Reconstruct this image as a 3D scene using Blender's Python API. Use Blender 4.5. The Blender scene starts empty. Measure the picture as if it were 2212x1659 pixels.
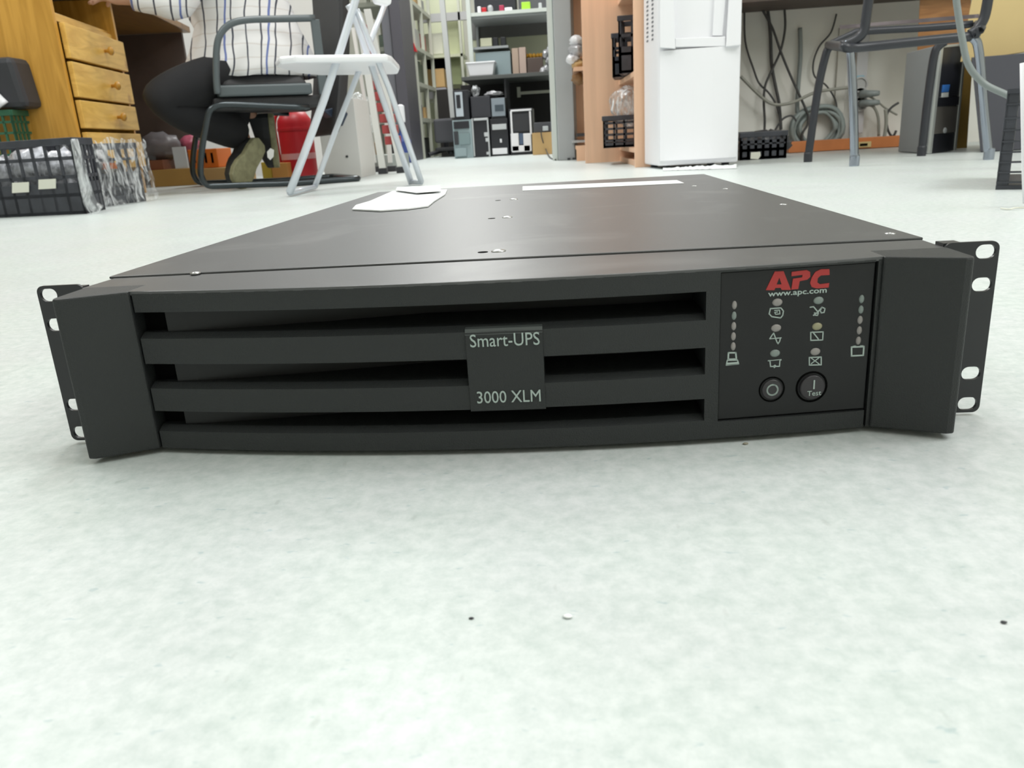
import bpy, bmesh, math, random
from mathutils import Vector, Matrix, noise
random.seed(7)
S = bpy.context.scene
COL = S.collection
# ------------------------------------------------------------------ camera
FPX = 1700.0
CAM = Vector((.0365, -.389, .1475)); PIT, YAW, ROLL = -.304, .0812, .060
MR = Matrix.Rotation(YAW, 3, 'Z') @ Matrix.Rotation(PIT, 3, 'X')
AX, AF, AZ = MR @ Vector((1,0,0)), MR @ Vector((0,1,0)), MR @ Vector((0,0,1))
cr, sr = math.cos(ROLL), math.sin(ROLL)
RIGHT = AX*cr - AZ*sr; UP = AX*sr + AZ*cr
cd = bpy.data.cameras.new('camera'); cam = bpy.data.objects.new('camera', cd); COL.objects.link(cam)
m = Matrix.Identity(4)
for i in range(3):
    m[i][0] = RIGHT[i]; m[i][1] = UP[i]; m[i][2] = -AF[i]; m[i][3] = CAM[i]
cam.matrix_world = m
cd.sensor_width = 36; cd.lens = FPX/2212*36; cd.clip_start = .01
cd.dof.use_dof = True; cd.dof.focus_distance = .52; cd.dof.aperture_fstop = 24
S.camera = cam
# ------------------------------------------------------------------ world, light, exposure
S.view_settings.view_transform = 'Standard'; S.view_settings.look = 'None'
S.view_settings.exposure = -0.13; S.view_settings.gamma = 1; S.view_settings.use_curve_mapping = False
w = bpy.data.worlds.new('world'); S.world = w; w.use_nodes = True
w.node_tree.nodes['Background'].inputs[0].default_value = (.9, .96, 1, 1)
w.node_tree.nodes['Background'].inputs[1].default_value = .36
LIGHTS = [(-2.2,-1.6,12),(.7,-1.6,12),(-2.2,1.2,27),(.5,1.2,24),(2.9,.5,44),(-.9,2.7,46),(-3.2,3.0,40),(-.6,5.6,72),(1.9,.0,34),(3.4,-1.4,44),(-1.0,7.3,64)]  # ceiling panels; far right front one added to brighten the wall under the worktable
def lamp(x, y, e):
    l = bpy.data.lights.new('ceiling_and_fill_light', 'AREA'); l.shape = 'RECTANGLE'; l.size = .6; l.size_y = 1.3
    l.energy = e; l.color = (.99, 1.0, .985)
    o = bpy.data.objects.new('ceiling_and_fill_light', l); COL.objects.link(o); o.location = (x, y, 2.93)
for x, y, e in LIGHTS: lamp(x, y, e)
# ------------------------------------------------------------------ pixel helpers (photo pixel -> point on a real surface)
def ray(u, v): return AF + RIGHT*((u-1106)/FPX) - UP*((v-829.5)/FPX)
def G(u, v, z=0.0):
    d = ray(u, v); return CAM + d*((z-CAM.z)/d.z)
def Y(u, v, y):
    d = ray(u, v); return CAM + d*((y-CAM.y)/d.y)
def P(u, v, p0, n):
    d = ray(u, v); return CAM + d*((Vector(p0)-CAM).dot(n)/d.dot(n))
# ------------------------------------------------------------------ materials
MATS = {}
def mat(name, col, rough=.5, metal=0, var=0, scale=8, stretch=(1,1,1), bump=0, bscale=None, spec=.5, emit=0, alpha=1, col2=None, coat=0, trans=0, detail=4):
    if name in MATS: return MATS[name]
    mt = bpy.data.materials.new(name); mt.use_nodes = True; nt = mt.node_tree; b = nt.nodes['Principled BSDF']
    I = b.inputs
    I['Base Color'].default_value = (*col, 1); I['Roughness'].default_value = rough; I['Metallic'].default_value = metal
    I['Specular IOR Level'].default_value = spec; I['Alpha'].default_value = alpha; I['Coat Weight'].default_value = coat
    I['Transmission Weight'].default_value = trans
    if emit: I['Emission Color'].default_value = (*col, 1); I['Emission Strength'].default_value = emit
    if var or bump or col2:
        tc = nt.nodes.new('ShaderNodeTexCoord'); mp = nt.nodes.new('ShaderNodeMapping'); mp.inputs['Scale'].default_value = stretch
        nt.links.new(tc.outputs['Object'], mp.inputs[0])
    if var or col2:
        n = nt.nodes.new('ShaderNodeTexNoise'); n.inputs['Scale'].default_value = scale; n.inputs['Detail'].default_value = detail
        nt.links.new(mp.outputs[0], n.inputs['Vector'])
        r = nt.nodes.new('ShaderNodeValToRGB'); r.color_ramp.elements[0].position = .35; r.color_ramp.elements[1].position = .65
        a = tuple(max(0, c*(1-var)) for c in col); c2 = col2 or tuple(min(1, c*(1+var)) for c in col)
        r.color_ramp.elements[0].color = (*a, 1); r.color_ramp.elements[1].color = (*c2, 1)
        nt.links.new(n.outputs[0], r.inputs[0]); nt.links.new(r.outputs[0], I['Base Color'])
    if bump:
        n2 = nt.nodes.new('ShaderNodeTexNoise'); n2.inputs['Scale'].default_value = bscale or scale*4
        nt.links.new(mp.outputs[0], n2.inputs['Vector'])
        bp = nt.nodes.new('ShaderNodeBump'); bp.inputs['Strength'].default_value = bump; bp.inputs['Distance'].default_value = .002
        nt.links.new(n2.outputs[0], bp.inputs['Height']); nt.links.new(bp.outputs[0], I['Normal'])
    MATS[name] = mt; return mt
def film(name, tint=(.9,.93,.95), clear=.72):
    mt = bpy.data.materials.new(name); mt.use_nodes = True; nt = mt.node_tree; nt.nodes.clear()
    o = nt.nodes.new('ShaderNodeOutputMaterial'); mx = nt.nodes.new('ShaderNodeMixShader'); t = nt.nodes.new('ShaderNodeBsdfTransparent')
    g = nt.nodes.new('ShaderNodeBsdfPrincipled'); g.inputs['Base Color'].default_value = (*tint, 1); g.inputs['Roughness'].default_value = .12; g.inputs['Specular IOR Level'].default_value = 1
    n = nt.nodes.new('ShaderNodeTexNoise'); n.inputs['Scale'].default_value = 30; bp = nt.nodes.new('ShaderNodeBump'); bp.inputs['Strength'].default_value = .8; bp.inputs['Distance'].default_value = .02
    tc = nt.nodes.new('ShaderNodeTexCoord'); nt.links.new(tc.outputs['Object'], n.inputs['Vector'])
    nt.links.new(n.outputs[0], bp.inputs['Height']); nt.links.new(bp.outputs[0], g.inputs['Normal'])
    n3 = nt.nodes.new('ShaderNodeTexNoise'); n3.inputs['Scale'].default_value = 14; n3.inputs['Detail'].default_value = 5; n3.inputs['Distortion'].default_value = 2.5
    mp3 = nt.nodes.new('ShaderNodeMapping'); mp3.inputs['Scale'].default_value = (1.6,1.6,.6); nt.links.new(tc.outputs['Object'], mp3.inputs[0]); nt.links.new(mp3.outputs[0], n3.inputs['Vector'])
    mr3 = nt.nodes.new('ShaderNodeMapRange'); mr3.inputs[1].default_value = .46; mr3.inputs[2].default_value = .66; mr3.inputs[3].default_value = (1-clear)*.35; mr3.inputs[4].default_value = min(1, (1-clear)*3.6)  # denser white streaks painted in as the glints of crumpled film
    nt.links.new(n3.outputs[0], mr3.inputs[0]); nt.links.new(mr3.outputs[0], mx.inputs[0])
    nt.links.new(t.outputs[0], mx.inputs[1]); nt.links.new(g.outputs[0], mx.inputs[2]); nt.links.new(mx.outputs[0], o.inputs[0]); return mt
def pine(name, c1, c2, stretch, scale=3.2):
    mt = bpy.data.materials.new(name); mt.use_nodes = True; nt = mt.node_tree; b = nt.nodes['Principled BSDF']; b.inputs['Roughness'].default_value = .38
    tc = nt.nodes.new('ShaderNodeTexCoord'); mp = nt.nodes.new('ShaderNodeMapping'); mp.inputs['Scale'].default_value = stretch
    nt.links.new(tc.outputs['Object'], mp.inputs[0])
    n = nt.nodes.new('ShaderNodeTexNoise'); n.inputs['Scale'].default_value = scale; n.inputs['Detail'].default_value = 3; n.inputs['Distortion'].default_value = 1.2
    r = nt.nodes.new('ShaderNodeValToRGB'); r.color_ramp.elements[0].position = .3; r.color_ramp.elements[1].position = .62
    r.color_ramp.elements[0].color = (*c1, 1); r.color_ramp.elements[1].color = (*c2, 1)
    v = nt.nodes.new('ShaderNodeTexVoronoi'); v.inputs['Scale'].default_value = 5; nt.links.new(tc.outputs['Object'], v.inputs['Vector'])
    kr = nt.nodes.new('ShaderNodeValToRGB'); kr.color_ramp.elements[0].position = .06; kr.color_ramp.elements[1].position = .13
    kr.color_ramp.elements[0].color = (.3,.1,.02,1); kr.color_ramp.elements[1].color = (1,1,1,1)
    mx = nt.nodes.new('ShaderNodeMix'); mx.data_type = 'RGBA'; mx.blend_type = 'MULTIPLY'; mx.inputs[0].default_value = .45
    nt.links.new(mp.outputs[0], n.inputs['Vector']); nt.links.new(n.outputs[0], r.inputs[0]); nt.links.new(v.outputs[0], kr.inputs[0])
    nt.links.new(r.outputs[0], mx.inputs[6]); nt.links.new(kr.outputs[0], mx.inputs[7]); nt.links.new(mx.outputs[2], b.inputs['Base Color'])
    return mt
def floor_mat():
    mt = bpy.data.materials.new('speckled_vinyl'); mt.use_nodes = True; nt = mt.node_tree; b = nt.nodes['Principled BSDF']
    b.inputs['Roughness'].default_value = .34; b.inputs['Specular IOR Level'].default_value = .38
    tc = nt.nodes.new('ShaderNodeTexCoord')
    def N(scale, st, detail=3, rough=.55):
        mp = nt.nodes.new('ShaderNodeMapping'); mp.inputs['Scale'].default_value = st; nt.links.new(tc.outputs['Object'], mp.inputs[0])
        n = nt.nodes.new('ShaderNodeTexNoise'); n.inputs['Scale'].default_value = scale; n.inputs['Detail'].default_value = detail; n.inputs['Roughness'].default_value = rough
        nt.links.new(mp.outputs[0], n.inputs['Vector']); return n
    def R(src, p0, p1, c0, c1):
        r = nt.nodes.new('ShaderNodeValToRGB'); r.color_ramp.elements[0].position = p0; r.color_ramp.elements[1].position = p1
        r.color_ramp.elements[0].color = (*c0, 1); r.color_ramp.elements[1].color = (*c1, 1); nt.links.new(src.outputs[0], r.inputs[0]); return r
    def M(a, c, f, mode):
        x = nt.nodes.new('ShaderNodeMix'); x.data_type = 'RGBA'; x.blend_type = mode; x.inputs[0].default_value = f
        nt.links.new(a, x.inputs[6]); nt.links.new(c, x.inputs[7]); return x.outputs[2]
    base = R(N(120, (1,1,1), 7, .72), .34, .62, (.55,.60,.58), (.70,.725,.715)).outputs[0]
    tint = R(N(7, (1,1,1)), .35, .65, (.97,1,.985), (.985,.985,1.0)).outputs[0]
    c = M(base, tint, 1, 'MULTIPLY')
    sp = R(N(210, (.5,1,1), 2), .27, .33, (.55,.68,.72), (1,1,1)).outputs[0]
    c = M(c, sp, .45, 'MULTIPLY')
    sp2 = R(N(150, (1,.45,1), 1), .73, .79, (1,1,1), (.62,.62,.6)).outputs[0]
    c = M(c, sp2, .3, 'MULTIPLY')
    nt.links.new(c, b.inputs['Base Color'])
    rr = N(9, (1,1,1)); mr = nt.nodes.new('ShaderNodeMapRange'); mr.inputs[3].default_value = .30; mr.inputs[4].default_value = .42
    nt.links.new(rr.outputs[0], mr.inputs[0]); nt.links.new(mr.outputs[0], b.inputs['Roughness'])
    return mt
def cover_mat():      # black powder-coated sheet with dusty smears
    mt = bpy.data.materials.new('powder_coated_sheet'); mt.use_nodes = True; nt = mt.node_tree; b = nt.nodes['Principled BSDF']
    tc = nt.nodes.new('ShaderNodeTexCoord'); n = nt.nodes.new('ShaderNodeTexNoise'); n.inputs['Scale'].default_value = 11; n.inputs['Detail'].default_value = 6; n.inputs['Distortion'].default_value = .8
    nt.links.new(tc.outputs['Object'], n.inputs['Vector'])
    r = nt.nodes.new('ShaderNodeValToRGB'); r.color_ramp.elements[0].position = .55; r.color_ramp.elements[1].position = .82
    r.color_ramp.elements[0].color = (.042,.043,.046,1); r.color_ramp.elements[1].color = (.11,.11,.112,1)
    nt.links.new(n.outputs[0], r.inputs[0]); nt.links.new(r.outputs[0], b.inputs['Base Color'])
    b.inputs['Roughness'].default_value = .40; b.inputs['Specular IOR Level'].default_value = 1.0
    n2 = nt.nodes.new('ShaderNodeTexNoise'); n2.inputs['Scale'].default_value = 900; nt.links.new(tc.outputs['Object'], n2.inputs['Vector'])
    bp = nt.nodes.new('ShaderNodeBump'); bp.inputs['Strength'].default_value = .08; bp.inputs['Distance'].default_value = .0005
    nt.links.new(n2.outputs[0], bp.inputs['Height']); nt.links.new(bp.outputs[0], b.inputs['Normal']); return mt
def shirt_mat():
    mt = bpy.data.materials.new('striped_shirt_cloth'); mt.use_nodes = True; nt = mt.node_tree; b = nt.nodes['Principled BSDF']; b.inputs['Roughness'].default_value = .8
    tc = nt.nodes.new('ShaderNodeTexCoord'); n = nt.nodes.new('ShaderNodeTexNoise'); n.inputs['Scale'].default_value = 5
    nt.links.new(tc.outputs['Object'], n.inputs['Vector'])
    ma = nt.nodes.new('ShaderNodeVectorMath'); ma.operation = 'MULTIPLY_ADD'; ma.inputs[1].default_value = (.05,.05,.05)
    nt.links.new(n.outputs['Color'], ma.inputs[0]); nt.links.new(tc.outputs['Object'], ma.inputs[2])
    def lines(dirv, period, width):
        d = nt.nodes.new('ShaderNodeVectorMath'); d.operation = 'DOT_PRODUCT'; d.inputs[1].default_value = dirv; nt.links.new(ma.outputs[0], d.inputs[0])
        q = nt.nodes.new('ShaderNodeMath'); q.operation = 'DIVIDE'; q.inputs[1].default_value = period; nt.links.new(d.outputs['Value'], q.inputs[0])
        f = nt.nodes.new('ShaderNodeMath'); f.operation = 'FRACT'; nt.links.new(q.outputs[0], f.inputs[0])
        l = nt.nodes.new('ShaderNodeMath'); l.operation = 'LESS_THAN'; l.inputs[1].default_value = width; nt.links.new(f.outputs[0], l.inputs[0]); return l
    def M(a, f, c, amt=1):
        x = nt.nodes.new('ShaderNodeMix'); x.data_type = 'RGBA'; x.inputs[7].default_value = (*c, 1)
        k = nt.nodes.new('ShaderNodeMath'); k.operation = 'MULTIPLY'; k.inputs[1].default_value = amt; nt.links.new(f.outputs[0], k.inputs[0]); nt.links.new(k.outputs[0], x.inputs[0])
        if isinstance(a, tuple): x.inputs[6].default_value = (*a, 1)
        else: nt.links.new(a, x.inputs[6])
        return x.outputs[2]
    c = M((.8,.79,.79), lines((0,0,1), .045, .1), (.5,.42,.36), .35)
    c = M(c, lines((.88,.3,-.12), .052, .11), (.02,.025,.05), .95)
    c = M(c, lines((.88,.3,-.16), .156, .05), (.08,.13,.4), .9)
    nt.links.new(c, b.inputs['Base Color']); return mt
FLOOR = floor_mat(); COVER = cover_mat(); SHIRT = shirt_mat()
WRAP = film('clear_wrap', clear=.83); THINPLASTIC = film('clear_plastic', clear=.62)
BLK = mat('black_moulded_plastic', (.022,.0245,.025), .5, bump=.25, bscale=1500, spec=.42)
BLK2 = mat('black_membrane_plastic', (.011,.0115,.0125), .42, spec=.35)
VOID = mat('opening_shade', (.002,.002,.002), .9, spec=.05)  # near-black colour standing in for the darkness inside openings
EARM = mat('black_ear_steel', (.022,.023,.026), .38)
GREYTXT = mat('silver_print', (.42,.5,.47), .5)
REDTXT = mat('red_print', (.42,.032,.03), .5)
WALLC = mat('cream_wall_paint', (.66,.65,.57), .7, var=.04, scale=2)
WALLR = mat('warm_grey_wall_paint', (.80,.785,.73), .7, var=.05, scale=2)
CEIL = mat('ceiling_paint', (.8,.8,.78), .8)
PINE_V = pine('pine_vertical', (.48,.235,.03), (.66,.345,.06), (9,9,.8))
PINE_H = pine('pine_horizontal', (.64,.36,.07), (.82,.51,.125), (7,.8,10))
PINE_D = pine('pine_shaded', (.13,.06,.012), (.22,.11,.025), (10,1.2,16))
BEECH = mat('peach_laminate', (.86,.55,.37), .4, var=.06, scale=2, stretch=(14,14,.6))
DGREY = mat('dark_charcoal_plastic', (.035,.036,.042), .5)
DBROWN = mat('dark_brown_board', (.085,.062,.052), .6, var=.1)
STEELW = mat('grey_white_enamel', (.62,.66,.62), .45)
STEELG = mat('grey_enamel', (.40,.42,.43), .5, var=.04, scale=3)
CREAMM = mat('cream_enamel', (.56,.58,.42), .5)
CHROME = mat('worn_chrome', (.33,.36,.42), .14, metal=1)
ALU = mat('aluminium', (.72,.74,.76), .35, metal=.6)
WHITE = mat('white_plastic', (.86,.86,.89), .35)
WHITE2 = mat('white_paint', (.78,.78,.76), .45)
PAPER = mat('white_paper', (.9,.92,.92), .8)
LABELM = mat('paper_label', (.78,.78,.68), .8)
RED = mat('red_paint', (.48,.012,.02), .42)
REDW = mat('red_rubber_tread', (.42,.07,.07), .6)
CRATE = mat('black_crate_plastic', (.045,.048,.06), .42, var=.2, scale=20)
CRATEG = mat('green_crate_plastic', (.03,.13,.07), .5)
CARD = mat('cardboard', (.55,.36,.16), .85, var=.08, scale=4)
ORANGE = mat('orange_plastic', (.75,.19,.02), .5)
PVC = mat('grey_pvc', (.24,.27,.265), .45)
CABLE = mat('dark_cable', (.06,.06,.06), .5)
CABLEG = mat('light_cable', (.3,.3,.26), .5)
BAG = mat('silver_bag', (.5,.5,.52), .3, metal=.3, bump=1, bscale=30)
DCLOTH = mat('dark_trouser_cloth', (.012,.012,.014), .9, bump=.4, bscale=60)
SKIN = mat('skin', (.5,.28,.19), .5)
SOLE = mat('olive_shoe_sole', (.30,.29,.17), .8, var=.15, scale=40, bump=.5, bscale=200)
SHOE = mat('dark_shoe_upper', (.025,.027,.03), .6)
UPHOL = mat('black_upholstery', (.03,.03,.032), .65)
BRASSY = mat('ochre_board', (.34,.20,.05), .6, var=.1, scale=3)
BLUE = mat('blue_plastic', (.04,.07,.25), .4)
TEAL = mat('teal_grey_plastic', (.30,.38,.40), .45)
PCBLK = mat('pc_black', (.02,.021,.027), .35)
SILVER = mat('silver_plastic', (.55,.57,.58), .35)
GREEN = mat('lime_plastic', (.4,.72,.05), .5)
YELLOW = mat('yellow_board', (.62,.47,.22), .7, var=.05, scale=2)
MIXED = mat('mixed_scrap', (.3,.28,.26), .5, var=.8, scale=30, col2=(.7,.68,.62))
# ------------------------------------------------------------------ mesh building
def V(*a): return Vector(a)
ORG = {}
class MB:
    def __init__(s): s.v = []; s.f = []
    def add(s, vs, fs):
        k = len(s.v); s.v += [Vector(p) for p in vs]; s.f += [tuple(i+k for i in f) for f in fs]; return s
    def box(s, x0, x1, y0, y1, z0, z1):
        return s.hexa([V(x0,y0,z0),V(x1,y0,z0),V(x1,y1,z0),V(x0,y1,z0)], [V(x0,y0,z1),V(x1,y0,z1),V(x1,y1,z1),V(x0,y1,z1)])
    def hexa(s, a, b):
        n = len(a); fs = [tuple(range(n))[::-1], tuple(range(n, 2*n))] + [(i, (i+1) % n, n+(i+1) % n, n+i) for i in range(n)]
        return s.add(list(a)+list(b), fs)
    def obox(s, o, ex, ey, ez):      # corner + three edge vectors
        o, ex, ey, ez = map(Vector, (o, ex, ey, ez))
        return s.hexa([o, o+ex, o+ex+ey, o+ey], [o+ez, o+ex+ez, o+ex+ey+ez, o+ey+ez])
    def prism(s, poly, d):           # polygon points (3D) extruded by vector d
        return s.hexa(poly, [Vector(p)+Vector(d) for p in poly])
    def tube(s, pts, r, seg=8, closed=False, smooth=0):
        pts = [Vector(p) for p in pts]
        if smooth: pts = smoothline(pts, smooth, closed)
        n = len(pts); rs = r if isinstance(r, (list, tuple)) else [r]*n
        if len(rs) != n: rs = [rs[0]+(rs[-1]-rs[0])*i/(n-1) for i in range(n)]
        k = len(s.v); up = None
        for i, p in enumerate(pts):
            a = pts[(i-1) % n] if closed or i else p; b = pts[(i+1) % n] if closed or i < n-1 else p
            t = (b-a).normalized()
            if up is None: up = t.orthogonal().normalized()
            up = (up - t*up.dot(t)).normalized(); sd = t.cross(up)
            for j in range(seg):
                an = 2*math.pi*j/seg; s.v.append(p + (up*math.cos(an)+sd*math.sin(an))*rs[i])
        for i in range(n if closed else n-1):
            for j in range(seg):
                a, b = k+i*seg, k+((i+1) % n)*seg; s.f.append((a+j, a+(j+1) % seg, b+(j+1) % seg, b+j))
        if not closed:
            s.f.append(tuple(k+j for j in range(seg))[::-1]); s.f.append(tuple(k+(n-1)*seg+j for j in range(seg)))
        return s
    def loft(s, rings):              # each ring: list of points
        k = len(s.v); m_ = len(rings[0])
        for r in rings: s.v += [Vector(p) for p in r]
        for i in range(len(rings)-1):
            for j in range(m_): s.f.append((k+i*m_+j, k+i*m_+(j+1) % m_, k+(i+1)*m_+(j+1) % m_, k+(i+1)*m_+j))
        s.f.append(tuple(k+j for j in range(m_))[::-1]); s.f.append(tuple(k+(len(rings)-1)*m_+j for j in range(m_))); return s
    def lathe(s, prof, c, axis=(0,0,1), seg=20):
        ax = Vector(axis).normalized(); u_ = ax.orthogonal().normalized(); w_ = ax.cross(u_); c = Vector(c)
        return s.loft([[c+ax*h+(u_*math.cos(2*math.pi*j/seg)+w_*math.sin(2*math.pi*j/seg))*max(r, 1e-4) for j in range(seg)] for r, h in prof])
    def flat(s, loops, n, th):       # planar polygons with holes -> thin solid along n (loops: lists of 3D points)
        bm = bmesh.new(); es = []
        for lp in loops:
            vs = [bm.verts.new(p) for p in lp]; es += [bm.edges.new((vs[i], vs[(i+1) % len(vs)])) for i in range(len(vs))]
        bmesh.ops.triangle_fill(bm, use_beauty=True, edges=es, normal=n)
        g = bmesh.ops.extrude_face_region(bm, geom=bm.faces[:])
        for e in g['geom']:
            if isinstance(e, bmesh.types.BMVert): e.co += Vector(n)*th
        bm.verts.index_update(); bmesh.ops.recalc_face_normals(bm, faces=bm.faces[:])
        k = len(s.v); s.v += [v.co.copy() for v in bm.verts]; s.f += [tuple(v.index+k for v in f.verts) for f in bm.faces]; bm.free(); return s
    def build(s, name, mt, parent=None, bevel=0, smooth=False, org=None, seg=2):
        if parent is not None: o0 = ORG[parent.name]
        elif org is not None: o0 = Vector(org)
        else:
            xs = [p.x for p in s.v]; ys = [p.y for p in s.v]; zs = [p.z for p in s.v]
            o0 = V((min(xs)+max(xs))/2, (min(ys)+max(ys))/2, min(zs))
        me = bpy.data.meshes.new(name); me.from_pydata([p-o0 for p in s.v], [], s.f); 
        bm = bmesh.new(); bm.from_mesh(me); bmesh.ops.recalc_face_normals(bm, faces=bm.faces[:]); bm.to_mesh(me); bm.free()
        if smooth:
            for p in me.polygons: p.use_smooth = True
        me.materials.append(mt)
        o = bpy.data.objects.new(name, me); COL.objects.link(o)
        if parent is not None: o.parent = parent
        else: o.location = o0
        ORG[o.name] = o0
        if bevel:
            b = o.modifiers.new('bevel', 'BEVEL'); b.width = bevel; b.segments = seg; b.limit_method = 'ANGLE'; b.angle_limit = .6
        return o
def smoothline(pts, k, closed=False):
    out = []; n = len(pts)
    for i in range(n if closed else n-1):
        p1, p2 = pts[i], pts[(i+1) % n]
        p0 = pts[(i-1) % n] if closed or i else p1; p3 = pts[(i+2) % n] if closed or i < n-2 else p2
        for j in range(k):
            t = j/k; out.append(.5*((2*p1)+(p2-p0)*t+(2*p0-5*p1+4*p2-p3)*t*t+(3*p1-p0-3*p2+p3)*t**3))
    if not closed: out.append(pts[-1])
    return out
def ell(c, ax, ay, seg=14, ph=0):
    c, ax, ay = Vector(c), Vector(ax), Vector(ay)
    return [c+ax*math.cos(2*math.pi*j/seg+ph)+ay*math.sin(2*math.pi*j/seg+ph) for j in range(seg)]
def tag(o, label, cat, group=None, kind=None):
    o['label'] = label; o['category'] = cat
    if group: o['group'] = group
    if kind: o['kind'] = kind
    return o
def thing(name, label, cat, loc, group=None):
    o = bpy.data.objects.new(name, None); COL.objects.link(o); o.location = loc; o.empty_display_size = .05
    ORG[o.name] = Vector(loc); return tag(o, label, cat, group)
def struct(o): o['kind'] = 'structure'; return o
def pxbox(name, u0, v0, u1, v1, y, d, mt, parent=None, floor=False, bevel=0, z0=None, z1=None, **k):
    # box whose front face lies in the plane y: the size comes from the photo
    um, vm = (u0+u1)/2, (v0+v1)/2
    a, b = Y(u0, vm, y), Y(u1, vm, y); t, q = Y(um, v0, y).z, Y(um, v1, y).z
    if floor: q = 0
    if z0 is not None: q = z0
    if z1 is not None: t = z1
    return MB().box(a.x, b.x, y, y+d, q, t).build(name, mt, parent, bevel, **k)
def text(body, name, mt, parent, p0, ex, width, height, n, th=.00025, bold=0):
    cu = bpy.data.curves.new('t', 'FONT'); cu.body = body; cu.size = 1; cu.offset = bold; cu.resolution_u = 3
    o = bpy.data.objects.new('t', cu); COL.objects.link(o); bpy.context.view_layer.update()
    me = bpy.data.meshes.new_from_object(o.evaluated_get(bpy.context.evaluated_depsgraph_get()))
    xs = [v.co.x for v in me.vertices]; ys = [v.co.y for v in me.vertices]
    x0, x1 = min(xs), max(xs); cap = .73
    ex = Vector(ex).normalized(); n = Vector(n).normalized(); ez = n.cross(ex)*-1
    if ez.z < 0: ez = -ez
    mb = MB()
    bm = bmesh.new(); bm.from_mesh(me); g = bmesh.ops.extrude_face_region(bm, geom=bm.faces[:])
    tv = [e for e in g['geom'] if isinstance(e, bmesh.types.BMVert)]
    for e in tv: e.co.z += 1
    bm.verts.index_update()
    mb.add([Vector(p0)+ex*((v.co.x-x0)/(x1-x0)*width)+ez*(v.co.y/cap*height)+n*(v.co.z*th) for v in bm.verts], [tuple(v.index for v in f.verts) for f in bm.faces])
    bm.free(); bpy.data.objects.remove(o); return mb.build(name, mt, parent)
def ribbon(mb, pts, wd, n, th=.0002, closed=False):
    pts = [Vector(p) for p in pts]; n = Vector(n).normalized(); N = len(pts)
    for i in range(N if closed else N-1):
        a, b = pts[i], pts[(i+1) % N]; t = (b-a).normalized(); s_ = n.cross(t)*wd/2
        mb.hexa([a-s_-t*wd*.4, b-s_+t*wd*.4, b+s_+t*wd*.4, a+s_-t*wd*.4], [q+n*th for q in (a-s_-t*wd*.4, b-s_+t*wd*.4, b+s_+t*wd*.4, a+s_-t*wd*.4)])
# ================================================================== SETTING
struct(MB().box(-6, 5, -3, 9.6, -.1, 0).build('floor', FLOOR, org=(0,0,0)))
struct(MB().box(-6, 5, -3, 9.6, 3.0, 3.1).build('ceiling', CEIL))
struct(MB().box(-6.1, -6, -3, 9.6, 0, 3).build('wall_left', WALLC))
struct(MB().box(5, 5.1, -3, 9.6, 0, 3).build('wall_right', WALLC))
struct(MB().box(-6, 5, 9.6, 9.7, 0, 3).build('wall_back', WALLC))
struct(MB().box(-6, 5, -3.1, -3, 0, 3).build('wall_front', WALLC))
struct(MB().box(.78, 5, 3.62, 3.74, 0, 3).build('wall_partition_right', WALLR))
struct(MB().box(-6, -1.42, 4.75, 4.87, 0, 3).build('wall_partition_left', mat('pale_wall_paint', (.72,.72,.70), .7)))
# ================================================================== THE RACK UNIT
ups = thing('rack_power_supply', 'black two unit rack power supply lying on the speckled floor in front', 'power supply', (0, .33, 0))
arc = lambda x: -.034+.0150*(x/.18)**2
NX = 28
def xs(x0, x1, n): return [x0+(x1-x0)*i/n for i in range(n+1)]
def bar(x0, x1, z0, z1, depth=.020, top=0, bot=0, n=24, off=0):
    # swept bar along the bowed face, with sloping lips
    rings = []
    for x in xs(x0, x1, n):
        y = arc(x)+off
        rings.append([V(x,y,z0+bot), V(x,y+depth,z0), V(x,y+depth,z1), V(x,y+top*2.2,z1), V(x,y,z1-top)])
    return MB().loft(rings)
MB().box(-.2169,.2169,.0295,.690,.0015,.0850).build('chassis', COVER, ups, .0008)
cov = MB().box(-.2172,.2172,.0286,.6905,.0850,.0866).build('top_cover', COVER, ups, .0006)
bz = MB()
top = [V(-.2137,.0272,.0838), V(-.2150,-.001,.0838), V(-.180,-.0190,.0838)]+[V(x,arc(x),.0838) for x in xs(-.18,.18,NX)]+[V(.180,-.0190,.0838), V(.2150,-.001,.0838), V(.2160,.0272,.0838)]
bz.prism(top, (0,0,.0019))
bez = bz.build('bezel', COVER, ups, .0006)
for nm, z0, z1, t in (('vent_bar',.0752,.0845,0), ('vent_bar',.0487,.0640,.0022), ('vent_bar',.0235,.0378,.0022), ('vent_bar',.0030,.0146,.0022)):
    bar(-.1785, .0985, z0, z1, .036, t, 0).build(nm, BLK, ups)
# backing of the vents: shallow at the left, deep further on, a solid black block paints the dark hole at the far left end
bk = []
for x in xs(-.1655,.0985,24):
    d = .006+.032*min(1, max(0, (x+.160)/.13)); bk.append([V(x,arc(x)+d,.004), V(x,.020,.004), V(x,.020,.0845), V(x,arc(x)+d,.0845)])
MB().loft(bk).build('vent_backing', BLK2, ups)  # darker plastic than the bars, painting the shade inside the slots
MB().box(-.1785,-.1652,-.0110,.019,.004,.0840).build('vent_hole_dark', VOID, ups)
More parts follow.
